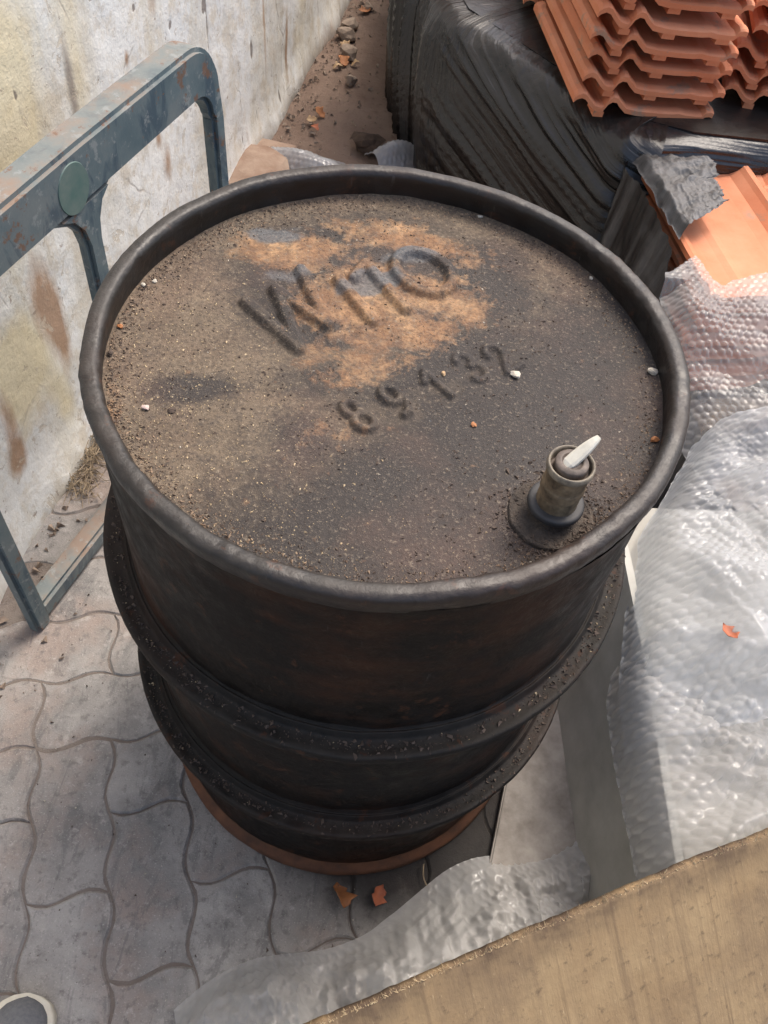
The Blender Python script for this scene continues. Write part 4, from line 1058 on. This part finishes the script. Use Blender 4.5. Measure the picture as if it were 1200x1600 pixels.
def rock(name, loc, size, mat, label=None, cat='stone', seed=0, group=None, flat=.7):
    bm = bmesh.new(); bmesh.ops.create_icosphere(bm, subdivisions=2, radius=1)
    rr = random.Random(seed); ph = [rr.uniform(0, 6) for _ in range(6)]
    for v in bm.verts:
        c = v.co; k = 1 + .22 * math.sin(c.x * 3 + ph[0]) * math.sin(c.y * 3.4 + ph[1]) + .16 * math.sin(c.z * 4 + ph[2] + c.x * 2) + rr.uniform(-.07, .07)
        v.co = Vector((c.x * k * (.8 + .4 * math.sin(ph[3]) ** 2), c.y * k * (.75 + .3 * math.sin(ph[4]) ** 2), c.z * k * flat)) * size
    zmin = min(v.co.z for v in bm.verts)
    for v in bm.verts: v.co.z -= zmin
    o = bm_obj(name, bm, mat, None, False); o.location = loc; o.rotation_euler = (0, 0, rr.uniform(0, 6)); 
    if label: tag(o, label, cat, group)
    return o
p = at(527, 1402); leaf_obj('dry_leaf', (p[0], p[1], .003), .045, R_(100), M['leaf'], 'curled orange-brown dry leaf on the ground, left of two by the drum foot', curl=1.2, tilt=(.5, .1), seed=1)
p = at(590, 1398); leaf_obj('dry_leaf', (p[0], p[1], .003), .034, R_(70), M['leaf_red'], 'small reddish dry leaf on the ground, right of two by the drum foot', curl=1.0, tilt=(.4, -.2), seed=2)
p = at(1133, 997, .40); leaf_red = (p[0], p[1])
# rest the red leaf on the wrap: sample the sheet height
def sheet_z(fn, x, y, ls, lt):
    s, t = np.meshgrid(np.linspace(0, ls, 120), np.linspace(0, lt, 120), indexing='ij'); P = fn(s, t).reshape(-1, 3)
    return P[np.argmin((P[:, 0] - x) ** 2 + (P[:, 1] - y) ** 2), 2]
for _ in range(4):
    zz = sheet_z(P_main, p[0], p[1], .44, .58); p = at(1133, 997, zz + .003)
leaf_obj('dry_leaf', (p[0], p[1], zz + .0150), .030, R_(120), M['leaf_red'], 'torn red leaf lying on the large bubble wrap', curl=.9, tilt=(.2, .3), seed=3)
# stick in the dark gap
def stick(name, p0, p1, r, mat, label, bend=.01):
    n = 8; a = np.array(p0, float); b = np.array(p1, float); ax = b - a; L = np.linalg.norm(ax); ax /= L
    s1 = np.cross(ax, [.1, .2, 1]); s1 /= np.linalg.norm(s1); s2 = np.cross(ax, s1); V = []
    for i in range(n):
        t = i / (n - 1); c = a + ax * L * t + s1 * bend * math.sin(t * 3.1); rr = r * (1 - .5 * t)
        for k in range(6): V.append(c + rr * (s1 * math.cos(k * math.pi / 3) + s2 * math.sin(k * math.pi / 3)))
    F = [tuple(f) for f in grid_faces(n, 6, True)] + [tuple(range(6)), tuple(range(n * 6 - 1, n * 6 - 7, -1))]
    o = mesh_obj(name, V, F, mat); tag(o, label, 'twig'); return o
stick('twig', at(662, 1350, .012), at(682, 1398, .006), .0016, M['straw'], 'thin pale twig in the dark gap beside the drum foot')
# pebbles and chips on the lid
for i, (x, y, sz, mk, lb) in enumerate([
        (805, 587, .0068, 'white', 'largest white chip on the lid, below the serial number'), (227, 636, .0052, 'pink', 'pinkish pebble on the left of the lid'),
        (268, 640, .0045, 'grit_dark', 'dark crumb right of the pinkish pebble on the lid'), (241, 436, .0036, 'white', 'right of two pale seeds at the upper left of the lid'),
        (217, 440, .0034, 'white', 'left of two pale seeds at the upper left of the lid'), (188, 509, .0044, 'leaf', 'orange chip at the left edge of the lid'),
        (1033, 582, .0062, 'white', 'pale crumb against the right rim of the lid'), (1034, 688, .0060, 'leaf', 'brown husk against the right rim above the spout'),
        (693, 584, .0036, 'leaf_tan', 'tiny tan chip beside the embossed 1 of the serial number'), (752, 335, .0042, 'white', 'white crumb near the far rim of the lid'),
        (935, 430, .0036, 'white', 'small white crumb near the far right rim of the lid'), (740, 663, .0034, 'leaf', 'tiny orange speck between serial number and spout'), (160, 552, .0055, 'grit_dark', 'dark lump at the left rim of the lid')]):
    q = at(x, y, ZL + .002); r_ = math.hypot(q[0], q[1]); 
    if r_ > .276: q = q * (.276 / r_)
    rock('chip', (q[0], q[1], lid_z(q[0], q[1]) - .0005), sz * .72, M[mk], lb, 'chip', 40 + i, 'crumbs on the lid', .6)
# grit on the lid and hoops (uncountable)
def grit(name, mat, n, posf, smin, smax, parent=None):
    V = []; F = []
    for _ in range(n):
        q = posf()
        if q is None: continue
        s = smin * (smax / smin) ** (random.random() ** 2.2); b = len(V)
        R3 = Matrix.Rotation(random.uniform(0, 6.28), 3, 'Z') @ Matrix.Rotation(random.uniform(-.6, .6), 3, 'X'); e = random.uniform(.5, 1.9)
        for c in ((-1, -.7, -.4), (1.0, -.6, -.4), (.2, 1, -.4), (-.3, -.2, .75), (.5, .2, .6)):
            w = R3 @ Vector((c[0] * s * e, c[1] * s, c[2] * s)); V.append((q[0] + w.x, q[1] + w.y, q[2] + w.z + s * .25))
        F += [(b, b + 1, b + 4), (b, b + 4, b + 3), (b + 1, b + 2, b + 4), (b + 2, b + 3, b + 4), (b + 2, b, b + 3), (b, b + 2, b + 1)]
    o = mesh_obj(name, V, F, mat, parent, False); o['kind'] = 'stuff'; return o
def pos_rim():
    a = random.uniform(0, 2 * math.pi); dens = .35 + .65 * (math.cos(a - 3.5) * .5 + .5)
    if random.random() > dens: return None
    r = .2785 - abs(random.gauss(0, .014)); x, y = r * math.cos(a), r * math.sin(a); return (x, y, lid_z(x, y))
def pos_all():
    r = .275 * math.sqrt(random.random()); a = random.uniform(0, 2 * math.pi); x, y = r * math.cos(a), r * math.sin(a)
    if float(vnoise(x * 20, y * 20, 7)) < .35: return None
    return (x, y, lid_z(x, y))
def pos_left():
    a = random.gauss(3.6, .55); r = .27 - abs(random.gauss(0, .07))
    if r < .05: return None
    x, y = r * math.cos(a), r * math.sin(a); return (x, y, lid_z(x, y))
def pos_bung():
    a = random.gauss(-.7, 1.3); r = .027 + abs(random.gauss(0, .018)); x, y = SPX + r * math.cos(a), SPY + r * math.sin(a)
    if math.hypot(x, y) > .278: return None
    return (x, y, lid_z(x, y) + (.0018 if r < .038 else 0))
for nm_, mt, fn, k, a, b, lb in (('lid_grit', 'grit', pos_rim, 4500, .0005, .0017, 'reddish grit gathered along the inside of the lid rim'),
                                ('lid_grit', 'grit_dark', pos_rim, 3200, .0005, .0019, 'dark crumbs gathered along the inside of the lid rim'),
                                ('lid_grit', 'grit_pale', pos_left, 1700, .0004, .0013, 'pale straw-coloured specks on the left half of the lid'),
                                ('lid_grit', 'grit_dark', pos_all, 3500, .0005, .0016, 'dark specks scattered over the whole lid'),
                                ('lid_grit', 'white', pos_all, 170, .0005, .0013, 'white specks scattered over the lid'),
                                ('lid_grit', 'grit_dark', pos_bung, 1500, .0007, .0026, 'dark crumbs round the spout flange')):
    tag(grit(nm_, M[mt], k, fn, a, b), lb, 'grit')
def pos_hoop(hz):
    def f():
        a = random.uniform(0, 2 * math.pi); r = random.uniform(.3015, .3225); return (r * math.cos(a), r * math.sin(a), hz + .0045)
    return f
for hz, nm2 in ((.5815, 'upper'), (.290, 'lower')):
    tag(grit('hoop_grit', M['grit_dark'], 1800, pos_hoop(hz), .0006, .0030), f'dark crumbs lying on the {nm2} rolling hoop', 'grit')
    tag(grit('hoop_grit', M['grit_pale'], 130, pos_hoop(hz), .0005, .0016), f'pale specks lying on the {nm2} rolling hoop', 'grit')
# loose specks on the paving
def pos_ground():
    x, y = random.uniform(-.66, .4), random.uniform(-.62, .55); return None if math.hypot(x, y) < .31 else (x, y, .001)
tag(grit('ground_grit', M['white'], 120, pos_ground, .0007, .0024), 'white specks scattered on the paving', 'grit')
tag(grit('ground_grit', M['grit_dark'], 600, pos_ground, .0006, .0026), 'dark specks scattered on the paving', 'grit')
tag(grit('ground_grit', M['stone'], 700, lambda: (lambda x: (x, x_to_y(x), .001))(random.uniform(-.62, -.30)), .001, .007) if False else grit('ground_grit', M['stone'], 900, lambda: (lambda s, d: (WALL_P[0] + WALL_D[0] * s + WALL_N[0] * d, WALL_P[1] + WALL_D[1] * s + WALL_N[1] * d, .002 + (.012 if s > .7 else 0)))(random.uniform(-.3, 2.6), .02 + abs(random.gauss(0, .05))), .001, .008), 'small stones and crumbs along the foot of the wall', 'gravel')
# straw litter at the foot of the wall
def straw(n, s0, s1, d0, spread, zb):
    V = []; F = []
    for _ in range(n):
        s = random.uniform(s0, s1); d = d0 + random.gauss(0, spread); c = np.array([*(WALL_P + WALL_D * s + WALL_N * d), zb + random.uniform(0, .02)])
        a = random.uniform(0, 6.28); L = random.uniform(.01, .035); dv = np.array([math.cos(a), math.sin(a), random.uniform(-.25, .25)]) * L; w = np.array([-math.sin(a), math.cos(a), 0]) * random.uniform(.0005, .0011); u = np.array([0, 0, .0012])
        b = len(V); V += [c - dv - w, c - dv + w, c + dv + w * .6, c + dv - w * .6, c + u * 1.2 + dv * .1]
        F += [(b, b + 1, b + 4), (b + 1, b + 2, b + 4), (b + 2, b + 3, b + 4), (b + 3, b, b + 4), (b, b + 3, b + 2, b + 1)]
    o = mesh_obj('straw_litter', V, F, M['straw'], None, False); o['kind'] = 'stuff'; return o
tag(straw(260, .12, .36, .04, .02, .003), 'dry straw litter at the foot of the wall beside the drum', 'straw')
# dry leaves, stones and clods in the lane
for i, (x, y, sz, kind, lb) in enumerate([
        (540, 75, .045, 'leaf_tan', 'tan dry leaf by the wall, uppermost in the lane'), (536, 100, .050, 'leaf', 'brown dry leaf against the wall, below the uppermost leaf'),
        (528, 108, .035, 'leaf_tan', 'small tan leaf touching the wall in the lane'), (555, 104, .032, 'leaf_tan', 'small pale leaf in the lane, away from the wall'),
        (500, 180, .04, 'leaf', 'orange-brown leaf by the wall above the bubble wrap strip'), (488, 190, .035, 'leaf_tan', 'tan leaf by the wall above the bubble wrap strip'),
        (570, 20, .045, 'leaf', 'brown leaf in the far part of the lane'), (618, 12, .05, 'leaf_tan', 'tan leaf beside the far end of the black film'), (492, 203, .03, 'leaf_red', 'reddish leaf lowest by the wall')]):
    q = at(x, y, .012); q = np.array(q)
    dd = (q[:2] - WALL_P) @ WALL_N
    if dd < .045: q[:2] += WALL_N * (.045 - dd)
    leaf_obj('dry_leaf', (q[0], q[1], .016), sz, random.uniform(0, 6), M[kind], lb, curl=.8, tilt=(random.uniform(-.3, .3), random.uniform(-.3, .3)), group='dry leaves in the lane', seed=10 + i)
for i, (x, y, sz, lb) in enumerate([(547, 46, .032, 'brown stone against the wall in the far lane'), (541, 62, .028, 'tan stone just below the far brown stone'), (545, 90, .03, 'dark brown stone among the leaves by the wall'), (548, 132, .022, 'small grey stone in the lane near the wall'), (575, 15, .02, 'small stone in the far lane')]):
    q = at(x, y, .012); dd = (q[:2] - WALL_P) @ WALL_N
    if dd < .05: q = q.copy(); q[:2] += WALL_N * (.05 - dd)
    rock('stone', (q[0], q[1], .008), sz, M['stone'], lb, 'stone', 60 + i, 'stones in the lane')
q = at(572, 230, .012); rock('soil_clump', (q[0], q[1], .008), .055, M['dung'], 'dark brown clump of soil on the dirt behind the drum', 'clump', 90, None, .35)
q = at(392, 268, .03); rock('broken_slab', (q[0] + .01, q[1], .004), .15, M['brown'], 'rusty brown flat rubble slab behind the drum beside the wall', 'rubble', 91, None, .22)
rr_ = random.Random(3)
def pos_lane():
    x, y = random.uniform(-.45, -.05), random.uniform(1.5, 3.0); return (x, y, .012)
tag(grit('lane_grit', M['stone'], 900, pos_lane, .001, .007), 'crumbs and small stones on the dirt lane', 'gravel')
